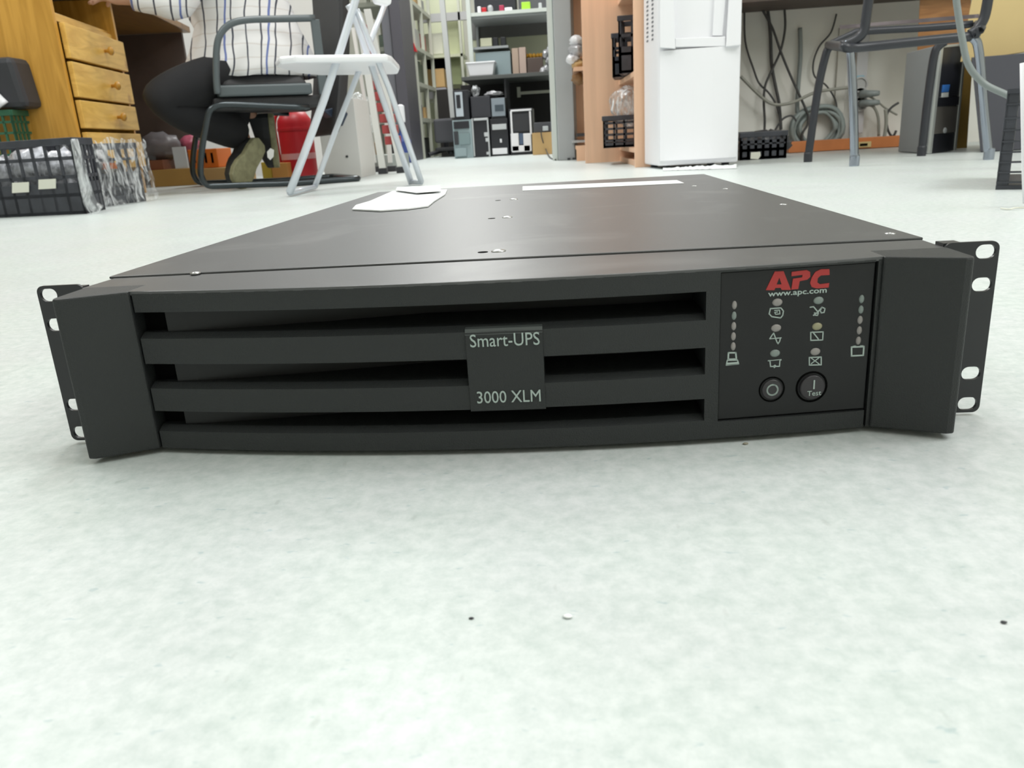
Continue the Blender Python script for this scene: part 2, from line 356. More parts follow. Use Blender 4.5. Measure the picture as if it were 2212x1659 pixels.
# solid right end with the frame of the control panel
fr = MB()
def fbar(x0, x1, z0, z1, off=0, dep=.02): fr.loft([[V(x,arc(x)+off,z0), V(x,arc(x)+off+dep,z0), V(x,arc(x)+off+dep,z1), V(x,arc(x)+off,z1)] for x in xs(x0,x1,6)])
fbar(.0985,.1050,.0030,.0845,0,.036); fbar(.1050,.1765,.0835,.0845); fbar(.1050,.1765,.0030,.0115); fbar(.1777,.1812,.0030,.0845)
fr.build('panel_frame', BLK, ups)
PA, PB = V(.1052, arc(.1052)+.0012, 0), V(.1768, arc(.1768)+.0012, 0)
pex = (PB-PA).normalized(); pn = V(pex.y, -pex.x, 0)
panel = MB().hexa([PA+V(0,0,.0120), PB+V(0,0,.0120), PB-pn*.01+V(0,0,.0120), PA-pn*.01+V(0,0,.0120)], [PA+V(0,0,.0832), PB+V(0,0,.0832), PB-pn*.01+V(0,0,.0832), PA-pn*.01+V(0,0,.0832)]).build('control_panel', BLK2, ups, .0004)
Q = lambda u, v: P(u, v, PA, pn)
C4 = lambda x, y: Q(1540+x/4.88, 560+y/4.88)
lg = MB()
lg.flat([[C4(*p) for p in ((555,325),(650,128),(742,124),(820,322),(722,322),(712,300),(655,302),(645,325))], [C4(*p) for p in ((697,192),(722,264),(668,266))]], pn, .0003)
lg.flat([[C4(*p) for p in ((828,132),(985,112),(1022,132),(1024,185),(992,214),(912,230),(897,312),(824,319),(842,205),(938,190),(944,163),(826,178))]], pn, .0003)
lg.flat([[C4(*p) for p in ((1225,102),(1227,165),(1135,170),(1103,198),(1098,243),(1125,262),(1224,250),(1217,297),(1090,307),(1040,292),(1022,250),(1040,190),(1078,132),(1135,104))]], pn, .0003)
lg.build('logo', REDTXT, panel)
a, b = C4(580,402), C4(1195,368)
text('www.apc.com', 'web_address', GREYTXT, panel, a+V(0,0,.0004), pex, (b-a).length, .0026, pn, bold=.012)
LED = mat('led_lens', (.30,.28,.27), .35)
def led(u, v, rx, rz, mt=LED):
    c = Q(u, v); MB().loft([ell(c+pn*h, pex*rx*k, V(0,0,rz*k), 14) for k, h in ((1,-.0006),(1,.0002),(.75,.0006),(.2,.0008))]).build('indicator_light', mt, panel, smooth=True)
GL = mat('led_lens_green', (.22,.26,.245), .35); YL = mat('led_lens_yellow', (.32,.30,.19), .35)
for i, (u, v) in enumerate([(1586.3,659),(1585.5,682),(1584.8,704.5),(1584,726.5),(1583.6,748)]): led(u, v, .00115, .0020, GL if i == 1 else LED)
for i, (u, v) in enumerate([(1861,646),(1859.6,668.6),(1857.6,691),(1856,713.5),(1854,735.5)]): led(u, v, .00125, .0020, GL if i < 2 else LED)
for u, v, mm in [(1679,653,LED),(1768,649,GL),(1676.3,708.6,LED),(1765,705,YL),(1674,763,GL),(1761,759.5,LED)]: led(u, v, .0024, .0018, mm)
ic = MB(); RB = lambda pts, w_=.00042, closed=False: ribbon(ic, [C4(*p) for p in pts], w_, pn, closed=closed)
RB([(163,985),(240,985),(246,1052),(160,1055)], .0007, True); RB([(150,1065),(258,1062),(270,1102),(140,1115)], .0005, True); ic.flat([[C4(*p) for p in ((150,1090),(262,1082),(270,1108),(138,1122))]], pn, .0002)
RB([(1460,925),(1590,920),(1583,1012),(1460,1018)], .0007, True); RB([(1475,918),(1500,914)]); RB([(1555,912),(1580,912)])
RB([(605,520),(715,512),(742,545),(735,590),(712,618),(620,605),(592,575)], .0005, True); RB([(650,540),(700,535),(705,575),(660,580),(650,560),(680,555)], .0004)
RB([(598,838),(622,800),(640,778),(655,820),(672,868),(685,890),(702,865),(708,838)], .0005); RB([(600,838),(718,828)], .0004)
RB([(583,1070),(600,1068),(606,1130),(700,1128),(705,1065),(718,1060)], .0005); RB([(583,1070),(718,1056)], .0003); ic.flat([[C4(*p) for p in ((630,1125),(655,1110),(672,1125),(645,1148))]], pn, .0002)
RB([(1030,770),(1160,765),(1155,850),(1030,855)], .0005, True); RB([(1050,765),(1110,840)], .0005)
RB([(1015,1035),(1140,1030),(1140,1112),(1015,1115)], .0005, True); RB([(1035,1040),(1120,1105)], .0004); RB([(1035,1100),(1120,1035)], .0004)
RB([(1025,505),(1060,500),(1110,560)], .0005); RB([(1060,590),(1100,560),(1150,505)], .0006); RB([(1130,540),(1150,505),(1180,520),(1170,560),(1140,565)], .0005, True); RB([(1070,565),(1110,570),(1100,592),(1072,588)], .0005, True)
ic.build('panel_symbols', GREYTXT, panel)
BTN = mat('button_plastic', (.03,.027,.031), .4)
for u, v, r, lift in ((1667,841,.0049,.0006),(1753,835.5,.0060,.0014)):
    c = Q(u, v); MB().lathe([(r*1.3,-.004),(r*1.3,.00015),(r*1.16,.0003),(r*1.12,-.0002),(r*1.12,-.004)], c, pn, 32).build('button_collar', VOID, panel, smooth=False)
    MB().lathe([(r,-.003),(r,lift-.0002),(r*.94,lift+.0001),(r*.7,lift+.0002),(.0001,lift+.0002)], c, pn, 32).build('push_button', BTN, panel)
bs = MB(); c = Q(1667,841)
ribbon(bs, [c+pn*.0009+pex*.00255*math.cos(t*math.pi/12)+V(0,0,.00255*math.sin(t*math.pi/12)) for t in range(24)], .0007, pn, closed=True)
c = Q(1755,829); ribbon(bs, [c+pn*.0017+V(0,0,.0021), c+pn*.0017-V(0,0,.0018)], .0007, pn); bs.build('button_symbols', GREYTXT, panel)
text('Test', 'button_lettering', GREYTXT, panel, Q(1740,853)+pn*.0017, pex, .0068, .0026, pn)
# handles
for s_ in (-1, 1):
    poly = [(.1795,-.0008),(.1795,-.0203),(.1812,-.0209),(.2098,-.0328),(.2132,-.0325),(.2148,-.0290),(.2158,-.0008)]
    if s_ < 0: poly = [(x-.0024 if x > .2 else x, y) for x, y in poly]
    MB().prism([V(s_*x,y,.0030) for x, y in poly], (0,0,.0828)).build('handle', BLK, ups, .0009)
    # rack ear with four slotted holes
    n_ = V(0,-1,0); th = .0018
    def rr(cx, cz, hx, hz, r, k=5):
        o = []
        for (sx, sz, a0) in ((1,1,0),(-1,1,90),(-1,-1,180),(1,-1,270)):
            for j in range(k+1):
                an = math.radians(a0+90*j/k); o.append(V(cx+sx*(hx-r)+r*math.cos(an), .0015, cz+sz*(hz-r)+r*math.sin(an)))
        return o
    loops = [rr(s_*.2275, .0445, .0127, .0430, .0035)]+[rr(s_*.2341, z, .0046, .0034, .0033) for z in (.0826,.0668,.0222,.0062)]
    ear = MB().flat(loops, n_, th)
    if s_ == 1: ear.box(.2150,.2235,.0015,.0100,.0790,.0872)
    else: ear.box(-.2200,-.2150,.0015,.0060,.0845,.0862)
    ear.build('rack_ear', EARM, ups)
# name plate
xa, xb = -.0130, .0232; yp = lambda x: arc(x)-.0008
pl = MB().hexa([V(xa,yp(xa),.0228),V(xb,yp(xb),.0228),V(xb,yp(xb)+.012,.0228),V(xa,yp(xa)+.012,.0228)], [V(xa,yp(xa),.0614),V(xb,yp(xb),.0614),V(xb,yp(xb)+.012,.0634),V(xa,yp(xa)+.012,.0634)]).build('name_plate', BLK, ups, .0003)
MB().hexa([V(xa,yp(xa)-.0002,.0605),V(xb,yp(xb)-.0002,.0605),V(xb,yp(xb)+.0040,.0605),V(xa,yp(xa)+.0040,.0605)], [V(xa,yp(xa)+.0016,.0630),V(xb,yp(xb)+.0016,.0630),V(xb,yp(xb)+.0040,.0635),V(xa,yp(xa)+.0040,.0635)]).build('plate_edge', mat('lit_edge', (.07,.08,.078), .45), pl)  # greyer than the plate: ceiling light on the slope put into the colour
nn = V(0,-1,0); a, b = Y(1016,748,-.0350), Y(1166,740,-.0350)
text('Smart-UPS', 'plate_lettering', GREYTXT, pl, V(a.x,-.0349,.0548), V(1,0,0), b.x-a.x, .0064, nn, .0003)
a, b = Y(1031,866,-.0350), Y(1168,860,-.0350)
text('3000 XLM', 'plate_lettering', GREYTXT, pl, V(a.x,-.0349,.0270), V(1,0,0), b.x-a.x, .0062, nn, .0003)
SCREW = mat('dull_steel', (.5,.5,.5), .3, metal=.8)
for u, v in ((1077,543),(1096,470),(1110,431)):
    c = G(u, v, .0866); MB().lathe([(.0042,-.0005),(.0042,.0004),(.003,.0010),(.0002,.0012)], c, (0,0,1), 18).build('cover_screw', SCREW, ups, smooth=True)
    c = G(u-34, v+2, .0866); MB().lathe([(.0030,-.0005),(.0030,.00015),(.0002,.00015)], c, (0,0,1), 14).build('screw_hole', VOID, ups)
for u, v in ((1692,442),(1923,505),(1567,408),(1500,402),(422,590)):
    c = G(u, v, .0866); c.x = min(.2125, max(-.2125, c.x)); MB().lathe([(.0028,-.0005),(.0028,.0003),(.0002,.0008)], c, (0,0,1), 14).build('cover_screw', SCREW, ups, smooth=True)
# sticker along the back of the top
a = [G(1129,403,.0868), G(1129,412,.0868), G(1478,396,.0868), G(1462,389.5,.0868)]
for p in a: p.y = min(p.y, .689)
MB().prism(a, (0,0,.0003)).build('sticker', PAPER, ups)
# paper scraps on top of the unit
tag(MB().prism([G(u,v,.0871) for u, v in ((761,454),(769,445),(800,436),(836,420),(850,414),(966,411),(962,421),(938,436),(925,447),(880,453),(821,457))], (0,0,.0012)).build('paper_scrap', PAPER), 'large torn white paper lying on the left rear of the rack unit', 'paper')
tag(MB().prism([G(u,v,.0905) for u, v in ((855,411),(858,405),(950,401),(953,413),(900,417))], (0,0,.0004)).build('paper_scrap', PAPER), 'small folded white paper propped on the back of the larger scrap', 'paper')
# ================================================================== CRATES AND BITS AT LEFT
def lattice(mb, o, ex, ez, nx, nz, w_, n, th, x_from=0, z_from=0, z_to=1):
    # upright and level ribs over the rectangle o, ex, ez
    L_, H_ = ex.length, ez.length; a_, c_ = ex.normalized(), ez.normalized()
    for i in range(nx+1):
        p = o+ex*(i/nx)*(1-w_/L_)+ez*z_from; mb.obox(p, a_*w_, n*th, ez*(z_to-z_from))
    for j in range(nz+1):
        p = o+ez*(z_from+(z_to-z_from)*j/nz*(1-w_/H_)); mb.obox(p, ex, n*th, c_*w_)
def crate(label, o, ex, ey, h, mt, nx=6, nz=4, ny=4, w_=.008, group=None, rim=.02, name='plastic_crate', band=.25):
    o, ex, ey = Vector(o), Vector(ex), Vector(ey); ez = V(0,0,h)
    t = thing(name, label, 'crate', o+ex/2+ey/2, group)
    a_, b_ = ex.normalized(), ey.normalized()
    MB().obox(o+V(0,0,.002), ex, ey, V(0,0,.008)).build('base', mt, t)
    for p, e, n, k in ((o, ex, b_, nx), (o+ey, ex, -b_, nx), (o, ey, a_, ny), (o+ex, ey, -a_, ny)):
        mb = MB(); lattice(mb, p, e, ez, k, nz, w_, n, .006)
        mb.obox(p+V(0,0,.004), e, n*.007, V(0,0,h*band*.5)); mb.build('side_lattice', mt, t)
    r = MB()
    for p, e, n in ((o, ex, b_), (o+ey, ex, -b_), (o, ey, a_), (o+ex, ey, -a_)): r.obox(p-n*.004+V(0,0,h-rim), e, n*.013, V(0,0,rim))
    r.build('rim', mt, t, .002); return t
# front crate with bubble wrap
c0, c1 = G(-70,474), G(188,462); ex = c1-c0; nrm = V(-ex.y, ex.x, 0).normalized()
hc = (Y(158,296,c1.y)-c1).z
k1 = crate('wide black crate at far left full of bubble wrap, two paper labels', c0, ex, (nrm+(V(c1.x-CAM.x,c1.y-CAM.y,0).normalized())).normalized()*.17, hc, CRATE, 9, 4, 5, .010, band=.8)
for (u0,v0,u1,v1) in ((27,393,63,417),(84,386,121,409)):
    q = [P(u,v,c0-nrm*.003,nrm) for u, v in ((u0,v1),(u1,v1-2),(u1,v0),(u0,v0+2))]
    MB().prism(q, -nrm*.002).build('paper_label', LABELM, k1)
def lump(name, mt, c, sx, sy, sz, seed=0, amp=.25, fr_=4, label=None, cat=None, parent=None, kind=None, sub=3, group=None):
    bm = bmesh.new(); bmesh.ops.create_icosphere(bm, subdivisions=sub, radius=1); mb = MB()
    for v in bm.verts:
        d = 1+amp*noise.noise(v.co*fr_*.5+V(seed*3.1,seed,1)); v.co = V(v.co.x*sx*d, v.co.y*sy*d, v.co.z*sz*d)+Vector(c)
    bm.verts.index_update(); mb.add([v.co.copy() for v in bm.verts], [tuple(v.index for v in f.verts) for f in bm.faces]); bm.free()
    o = mb.build(name, mt, parent, smooth=True)
    if label: tag(o, label, cat, group, kind)
    return o
BUB = mat('bubble_wrap', (.42,.43,.47), .2, var=.5, scale=45, bump=1, bscale=60)
for i, (fx, fz, s_) in enumerate(((.22,.5,.13),(.48,.58,.14),(.72,.56,.12),(.76,.33,.08),(.36,.3,.12),(.65,.28,.12))):
    c = c0+ex*fx+nrm*.085+V(0,0,hc*fz); lump('bubble_wrap_wad', BUB, c, s_*.58, .05, s_*.55, i, .3, 5, ['leftmost','second','largest middle','right upper','low middle','low right'][i]+' wad of crumpled bubble wrap in the wide black crate', 'bubble wrap', group='bubble wrap in the front crate')
# second crate, wrapped
d0, d1 = G(206,450), G(316,434); ex2 = d1-d0; n2 = V(-ex2.y, ex2.x, 0).normalized(); h2 = .205
k2 = crate('smaller black slatted crate wrapped in clear film before the pine drawers', d0, ex2, n2*.26, h2, CRATE, 5, 4, 4, .010)
sl = MB()
for i in range(26):
    p = d0+ex2*(.2+i*.03)+n2*.004+V(0,0,.015); sl.obox(p, ex2.normalized()*.004, n2*.004, V(0,0,.085 if i % 7 else .1))
sl.build('fine_slats', CRATE, k2)['kind'] = 'stuff'
for i, (fx, fz, s_, mt_) in enumerate(((.3,.62,.08,MIXED),(.58,.7,.075,BAG),(.8,.55,.06,MIXED),(.45,.35,.08,DGREY),(.72,.3,.07,DGREY))):
    lump('packed_part', mt_, d0+ex2*fx+n2*.12+V(0,0,h2*fz), s_, .08, s_*.8, i+9, .4, 6, ['mixed parts at the left of the film wrapped crate','silvery bag at the top of the film wrapped crate','mixed parts at the right of the film wrapped crate','dark part low left in the film wrapped crate','dark part low right in the film wrapped crate'][i], 'part')
MB().obox(d0+ex2*.55+n2*.03+V(0,0,.12), ex2*.16, n2*.03, V(0,0,.02)).build('orange_strip', ORANGE, k2)
# crumpled film over it
wr = MB(); cols = 26; rows = 16; gv = []
for j in range(rows+1):
    for i in range(cols+1):
        s_ = i/cols; t_ = j/rows
        base = d0+ex2*(-.42+1.54*s_)-n2*(.012+.03*(1-t_)*(1-s_*.5))
        wob = V(noise.noise(V(s_*7,t_*5,3)), noise.noise(V(s_*9,t_*4,8)), noise.noise(V(s_*8,t_*6,13)))*.022
        wob -= n2*max(0, wob.dot(n2)); gv.append(base+V(0,0,max(.003, t_*(h2+.012)))+V(wob.x,wob.y,wob.z*t_))
wr.add(gv, [(j*(cols+1)+i, j*(cols+1)+i+1, (j+1)*(cols+1)+i+1, (j+1)*(cols+1)+i) for j in range(rows) for i in range(cols)])
tag(wr.build('wrapping_film', WRAP, smooth=True), 'crumpled clear film draped over the smaller crate at left', 'plastic film')
def rag(name, pts, thick, mt, label, cat):
    mb = MB(); mb.tube(pts, thick, 10, smooth=5); o = mb.build(name, mt, smooth=True); return tag(o, label, cat)
rag('film_fold', [Y(160,300,c1.y-.02), Y(172,350,c1.y-.02), Y(184,400,c1.y-.02), Y(196,440,c1.y-.02), Y(214,456,c1.y-.01)], [.010,.022], WRAP, 'bunched strand of clear film hanging between the two crates', 'plastic film')
# stack behind: green crate with a dark box on it
g0 = G(-150,462); gx = G(72,449)-g0; ng = V(-gx.y,gx.x,0).normalized()
zt, zb = P(30,232,g0,ng).z, .0
crate('green slatted crate behind the wide black crate at far left', V(g0.x,g0.y,0), gx, ng*.13, P(30,236,g0,ng).z, CRATEG, 12, 9, 5, .008, band=.1)
q0 = g0+ng*.005+V(0,0,P(30,236,g0,ng).z+.003); gd = gx.normalized()
ra = P(30,120,g0,ng).z-q0.z; xr = (P(46,180,g0,ng)-g0).dot(gd)
bx = thing('dark_bin', 'tall dark plastic bin standing on the green crate at far left', 'bin', q0+gd*(xr-.15))
MB().hexa([q0+gd*(xr-.25), q0+gd*(xr+.0), q0+gd*xr+ng*.11, q0+gd*(xr-.25)+ng*.11], [q0+gd*(xr-.28)+V(0,0,ra), q0+gd*(xr-.02)+V(0,0,ra), q0+gd*(xr-.02)+ng*.12+V(0,0,ra), q0+gd*(xr-.28)+ng*.12+V(0,0,ra)]).build('bin_body', DGREY, bx, .02)
MB().tube([q0+gd*(xr-.12)-ng*.012+V(0,0,ra*.75), q0+gd*(xr-.10)-ng*.02+V(0,0,ra*.35), q0+gd*(xr-.075)-ng*.012+V(0,0,.012)], [.012,.02], 8, smooth=5).build('white_strap', WHITE, bx, smooth=True)
# ================================================================== PINE DESK
N0, F0 = G(200,438), G(318,416); dd = (F0-N0).normalized(); dn = V(dd.y, -dd.x, 0)     # dn points to the right, out of the drawer fronts
if dn.x < 0: dn = -dn
D = lambda u, v, off=0: P(u, v, N0+dn*off, dn)
desk = thing('pine_desk', 'orange pine desk with a drawer pedestal at left', 'desk', N0-dn*.3)
LW = (F0-N0).length
MB().obox(N0-dn*.75, dd*.024, dn*.75, V(0,0,.80)).build('side_panel', PINE_V, desk, .002)
MB().obox(N0-dn*1.5, dd*.03, dn*.74, V(0,0,.80)).build('side_panel', PINE_V, desk, .002)
MB().obox(N0+dd*(LW-.02)-dn*.5, dd*.022, dn*.5, V(0,0,.80)).build('side_panel', PINE_V, desk, .002)
MB().obox(N0+dd*.02-dn*.5, dd*(LW-.04), dn*.02, V(0,0,.80)).build('back_panel', PINE_D, desk)
MB().obox(N0+dd*.02-dn*.5+V(0,0,.64), dd*(LW-.04), dn*.485, V(0,0,.02)).build('divider', PINE_H, desk)
DR = [((133,50),(148,130)),((148,133),(162,213)),((164,216),(175,280)),((177,285),(190,372))]
for i, (a, b) in enumerate(DR):
    z1, z0 = D(*a).z, D(*b).z
    dr = MB().obox(N0+dd*.028+dn*.002+V(0,0,z0+.004), dd*(LW-.036), dn*.02, V(0,0,z1-z0-.006)).build('drawer', PINE_H, desk, .003)
    if i < 3:
        c = N0+dd*(LW*.60)+dn*.022+V(0,0,(z0+z1)/2)
        MB().lathe([(.006,0),(.007,.012),(.016,.020),(.017,.028),(.010,.034),(.0003,.036)], c, dn, 16).build('drawer_knob', PINE_V, dr, smooth=True)
z1, z0 = D(128,22).z, D(132,44).z
MB().obox(N0+dd*.028-dn*.05+V(0,0,z0), dd*(LW-.036), dn*.02, V(0,0,z1-z0)).build('tray_front', PINE_H, desk, .004)
zt = D(110,2).z+.035
MB().obox(N0-dn*.75+dd*(-.02)+V(0,0,.802), dd*1.76, dn*.79, V(0,0,.032)).build('desk_top', PINE_D, desk, .003)
MB().obox(N0+dd*1.70-dn*.62, dd*.03, dn*.62, V(0,0,.80)).build('end_panel', DBROWN, desk)  # dark brown tone carries the shade under the desk
MB().obox(N0+dd*(LW+.0)-dn*.68+V(0,0,.12), dd*(1.70-LW), dn*.018, V(0,0,.68)).build('modesty_panel', DBROWN, desk)  # same dark board, its colour stands in for the shaded space behind
tag(MB().box(-2.32,-2.27, 3.05,3.35, .2,.62).build('red_folder', RED), 'sliver of a red folder behind the edge of the pine drawers', 'folder')
# things on the floor under the desk
def gbox(name, label, cat, u0, u1, vb, vt, dep, mt, z=0, bevel=.003, group=None, parent=None, ug=None):
    p = G((u0+u1)/2, vb, z); y = p.y; a, b = Y(u0, (vb+vt)/2, y), Y(u1, (vb+vt)/2, y); t = Y((u0+u1)/2, vt, y).z
    o = MB().box(a.x, b.x, y, y+dep, z, t).build(name, mt, parent, bevel)
    if label: tag(o, label, cat, group)
    return o
gbox('long_ochre_box', 'long low ochre box on the floor under the desk', 'box', 322, 440, 402, 365, .25, BRASSY)
gbox('brown_carton', 'low brown carton on the floor behind the armchair base', 'box', 442, 512, 401, 362, .25, CARD)
gbox('yellow_box', 'yellow box on the floor between the two shoes', 'box', 566, 587, 393, 350, .15, mat('mustard', (.45,.34,.04), .6))
gbox('orange_carton', 'orange-brown box on the floor left of the fire extinguisher', 'box', 588, 622, 392, 352, .15, mat('tan_orange', (.55,.27,.07), .6))
zb = G(380,402)
def shelfbox(name, label, cat, u0, v0, u1, v1, y, dep, mt, bevel=.003, group=None):
    o = pxbox(name, u0, v0, u1, v1, y, dep, mt, bevel=bevel); tag(o, label, cat, group); return o
yb = zb.y+.02
zt = Y(380,365,G(381,402).y).z
pxbox('red_brown_block', 322,346,352,366, yb, .15, mat('red_brown', (.2,.07,.03), .6), z0=zt+.001); tag(bpy.data.objects['red_brown_block'], 'red-brown block at the left on the long ochre box', 'block')
pxbox('white_card', 375,317,403,364, yb-.01, .012, mat('grey_white_card', (.52,.56,.58), .6), z0=zt+.001); tag(bpy.data.objects['white_card'], 'pale card standing on the long ochre box under the desk', 'card')
lump('grey_bag', mat('grey_bag_film', (.17,.16,.17), .35, bump=1, bscale=30), Y(345,318,yb+.1), .12, .07, .075, 4, .3, 5, 'crumpled grey bag lying on goods under the desk', 'bag')
MB().box(Y(322,0,yb).x+.02, Y(375,0,yb).x+.05, yb+.06, yb+.2, zt+.001, Y(345,342,yb).z-.005).build('grey_carton', mat('dim_grey', (.14,.12,.11), .7)); tag(bpy.data.objects['grey_carton'], 'dim grey carton behind the pale card under the desk', 'box')
ob = pxbox('orange_basket', 407,322,470,361, G(476,401).y+.03, .18, ORANGE, z0=Y(476,362,G(477,401).y).z+.001, bevel=.004); tag(ob, 'orange slotted plastic basket seen through the armchair frame', 'basket')
for u in (418,430,442,456):
    pxbox('slot', u,330,u+4,352, G(476,401).y+.027, .006, VOID, ob)
lump('pink_bag', mat('pink_film', (.45,.1,.16), .4), Y(412,312,yb+.16), .05, .05, .05, 2, .3, 5, 'pink plastic bag resting in the orange basket', 'bag')
# ================================================================== ARMCHAIR
A0 = V(-1.42,2.79,0); E1 = V(.88,.475,0).normalized(); E2 = V(-E1.y, E1.x, 0)
AC = lambda u, v, b=0: P(u, v, A0+E2*b, E2)
L = lambda a, b, z: A0+E1*a+E2*b+V(0,0,z)
WCH = .50
ac = thing('office_armchair', 'black cantilever armchair with grey tube arms, person sitting in it', 'armchair', L(.35,.25,0))
base = [(668,232),(560,228),(488,226),(462,232),(450,246),(443,280),(436,325),(433,366),(437,386),(448,400),(470,409),(533,412),(640,405),(718,397),(762,389)]
near = [AC(u, v) for u, v in base]
for p in near: p.z = max(p.z, .013)
for i in range(10, 15): near[i].z = .013+(.012*(13-i)/3 if i < 12 else 0)
far = [p+E2*WCH for p in near]
near.append(near[-1]+E1*.03+E2*.05); far.append(near[-1]+E2*(WCH-.10))
MB().tube(near+far[::-1], .0125, 10, smooth=3).build('base_frame', mat('dark_steel_tube', (.05,.06,.065), .2, metal=.6), ac, smooth=True)
TUBE = mat('slate_grey_tube', (.09,.11,.118), .35)
for b in (0, WCH):
    arm = [AC(470,203)+E2*b, AC(467,159)+E2*b, AC(468,106)+E2*b, AC(476,74)+E2*b, AC(498,52)+E2*b, AC(535,43)+E2*b, AC(600,41)+E2*b, AC(680,39)+E2*b]
    MB().tube(arm, .0135, 10, smooth=4).build('armrest', TUBE, ac, smooth=True)
    z0 = AC(683,205).z; a_ = (AC(683,50)-A0).dot(E1)
    MB().obox(L(a_-.022,b-.01,z0), E1*.036, E2*.02, V(0,0,AC(683,42).z-z0)).build('arm_upright', TUBE, ac, .004)
zs0, zs1 = AC(600,205).z, AC(600,180).z
aL, aR = (AC(470,190)-A0).dot(E1), (AC(702,190)-A0).dot(E1)
MB().obox(L(aL,.01,zs0), E1*(aR-aL-.05), E2*(WCH-.02), V(0,0,zs1-zs0)).build('seat_shell', TUBE, ac, .008)
MB().loft([[L(aL+.02,.03,zs1), L(aL+.02,WCH-.03,zs1), L(aR-.06,WCH-.03,zs1), L(aR-.06,.03,zs1)], [L(aL+.05,.07,zs1+.04), L(aL+.05,WCH-.07,zs1+.04), L(aR-.08,WCH-.07,zs1+.035), L(aR-.08,.07,zs1+.035)]]).build('seat_cushion', UPHOL, ac, .012)
MB().obox(L(aL-.02,.03,AC(600,233).z), E1*(aR-aL+.03), E2*(WCH-.06), V(0,0,zs0-AC(600,233).z-.002)).build('seat_pan', UPHOL, ac, .01)
rg = []
for k in range(11):
    z = .20+.085*k; a_ = aR+.02+.10*(k/10)+.03*math.sin(k/10*3.1); e = .02 if k in (0,10) else 0
    rg.append([L(a_,.03+e,z), L(a_+.05-e,.05+e,z), L(a_+.05-e,WCH+.06-e,z), L(a_,WCH+.09-e,z)])
MB().loft(rg).build('backrest', UPHOL, ac, .015)
MB().prism([AC(697,238,.1), AC(740,228,.1), AC(752,246,.1), AC(740,273,.1), AC(728,262,.1)], E2*.12).build('back_bracket', mat('navy_bracket', (.02,.035,.07), .4), ac, .004)
# ================================================================== PERSON
pp = thing('person', 'person in a white striped shirt and black trousers sitting in the black armchair', 'person', L(.3,.25,0))
def skinmesh(name, verts, edges, radii, mt, parent, lv=2, root=0):
    o0 = ORG[parent.name]; me = bpy.data.meshes.new(name); me.from_pydata([Vector(v)-o0 for v in verts], edges, []); me.materials.append(mt)
    o = bpy.data.objects.new(name, me); COL.objects.link(o); o.parent = parent; ORG[o.name] = o0
    md = o.modifiers.new('skin', 'SKIN'); md.use_smooth_shade = True
    for i, r in enumerate(radii):
        r = r if isinstance(r, tuple) else (r, r); me.skin_vertices[0].data[i].radius = r; me.skin_vertices[0].data[i].use_root = i == root
    sb = o.modifiers.new('sub', 'SUBSURF'); sb.levels = lv; sb.render_levels = lv; return o
HIP = L(.36,.26,.51)
J = dict(hip=HIP, waist=L(.30,.26,.66), chest=L(.20,.26,.84), neck=L(.12,.26,1.01), head=L(.05,.26,1.13), crown=L(.02,.26,1.22),
    hl=L(.34,.17,.50), kl=L(-.125,.10,.375), al=L(.17,.16,.235), tl=L(.26,.17,.03),
    hr=L(.34,.35,.50), kr=L(-.13,.42,.40), ar=L(.34,.40,.26), tr=L(.40,.42,.10),
    sl=L(.16,.08,.95), el=L(.03,.08,.715), wl=L(-.13,.13,.735), ml=L(-.21,.15,.74),
    srr=L(.16,.44,.95), er=L(-.08,.50,.85), wr=L(-.34,.42,.86), mr_=L(-.42,.40,.85))
U1 = (-E1*.75+E2*.9+V(0,0,.1)).normalized(); U2 = (-E1+E2*.25).normalized()
T1 = AC(514,400,.12); T1.z = max(T1.z,.02); H1 = AC(566,306,.22); T2 = AC(604,362,.34); H2 = AC(590,245,.34)
J['al'] = H1+U1*.085+V(0,0,.02); J['tl'] = T1*.65+H1*.35+U1*.05; J['ar'] = H2+U2*.085; J['tr'] = T2*.65+H2*.35+U2*.05
ks = list(J); ix = {k: i for i, k in enumerate(ks)}
ed = [('hip','waist'),('waist','chest'),('chest','neck'),('neck','head'),('head','crown'),('hip','hl'),('hl','kl'),('kl','al'),('al','tl'),('hip','hr'),('hr','kr'),('kr','ar'),('ar','tr'),
      ('chest','sl'),('sl','el'),('el','wl'),('wl','ml'),('chest','srr'),('srr','er'),('er','wr'),('wr','mr_')]
rad = dict(hip=.11,waist=.10,chest=.115,neck=.045,head=.085,crown=.05,hl=.075,kl=.052,al=.03,tl=.022,hr=.075,kr=.052,ar=.03,tr=.022,sl=.05,el=.038,wl=.026,ml=.02,srr=.05,er=.038,wr=.026,mr_=.02)
vs = [J[k] for k in ks]; es = [(ix[a], ix[b]) for a, b in ed]; rs = [rad[k] for k in ks]
# fingers
for hnd, elb in (('ml','wl'),('mr_','wr')):
    d = (J[hnd]-J[elb]).normalized(); sd = V(-d.y, d.x, 0).normalized()
    for f_ in range(5):
        st = J[hnd]+sd*(f_-2)*.011; ln = (.05,.075,.082,.075,.058)[f_]; fd = d if f_ else (d*.6-sd*.8).normalized()
        i0 = len(vs); vs += [st+fd*.02, st+fd*ln*.6-V(0,0,.006), st+fd*ln-V(0,0,.022)]; rs += [.0085,.008,.0065]; es += [(ix[hnd], i0), (i0, i0+1), (i0+1, i0+2)]
body = skinmesh('body', vs, es, rs, SKIN, pp)
HC = (J['head']+J['crown'])/2
lump('hair', mat('dark_hair', (.03,.02,.015), .7), HC+E1*.022+V(0,0,.045), .095, .092, .085, 70, .12, 8, parent=pp)
for k in (-1, 1):
    lump('eye', mat('eye_white', (.7,.7,.68), .3), HC-E1*.082+E2*.032*k+V(0,0,.0), .012, .012, .010, 71, .02, parent=pp, sub=2)
    lump('ear', SKIN, HC+E2*.088*k-V(0,0,.01), .018, .012, .03, 72, .1, parent=pp, sub=2)
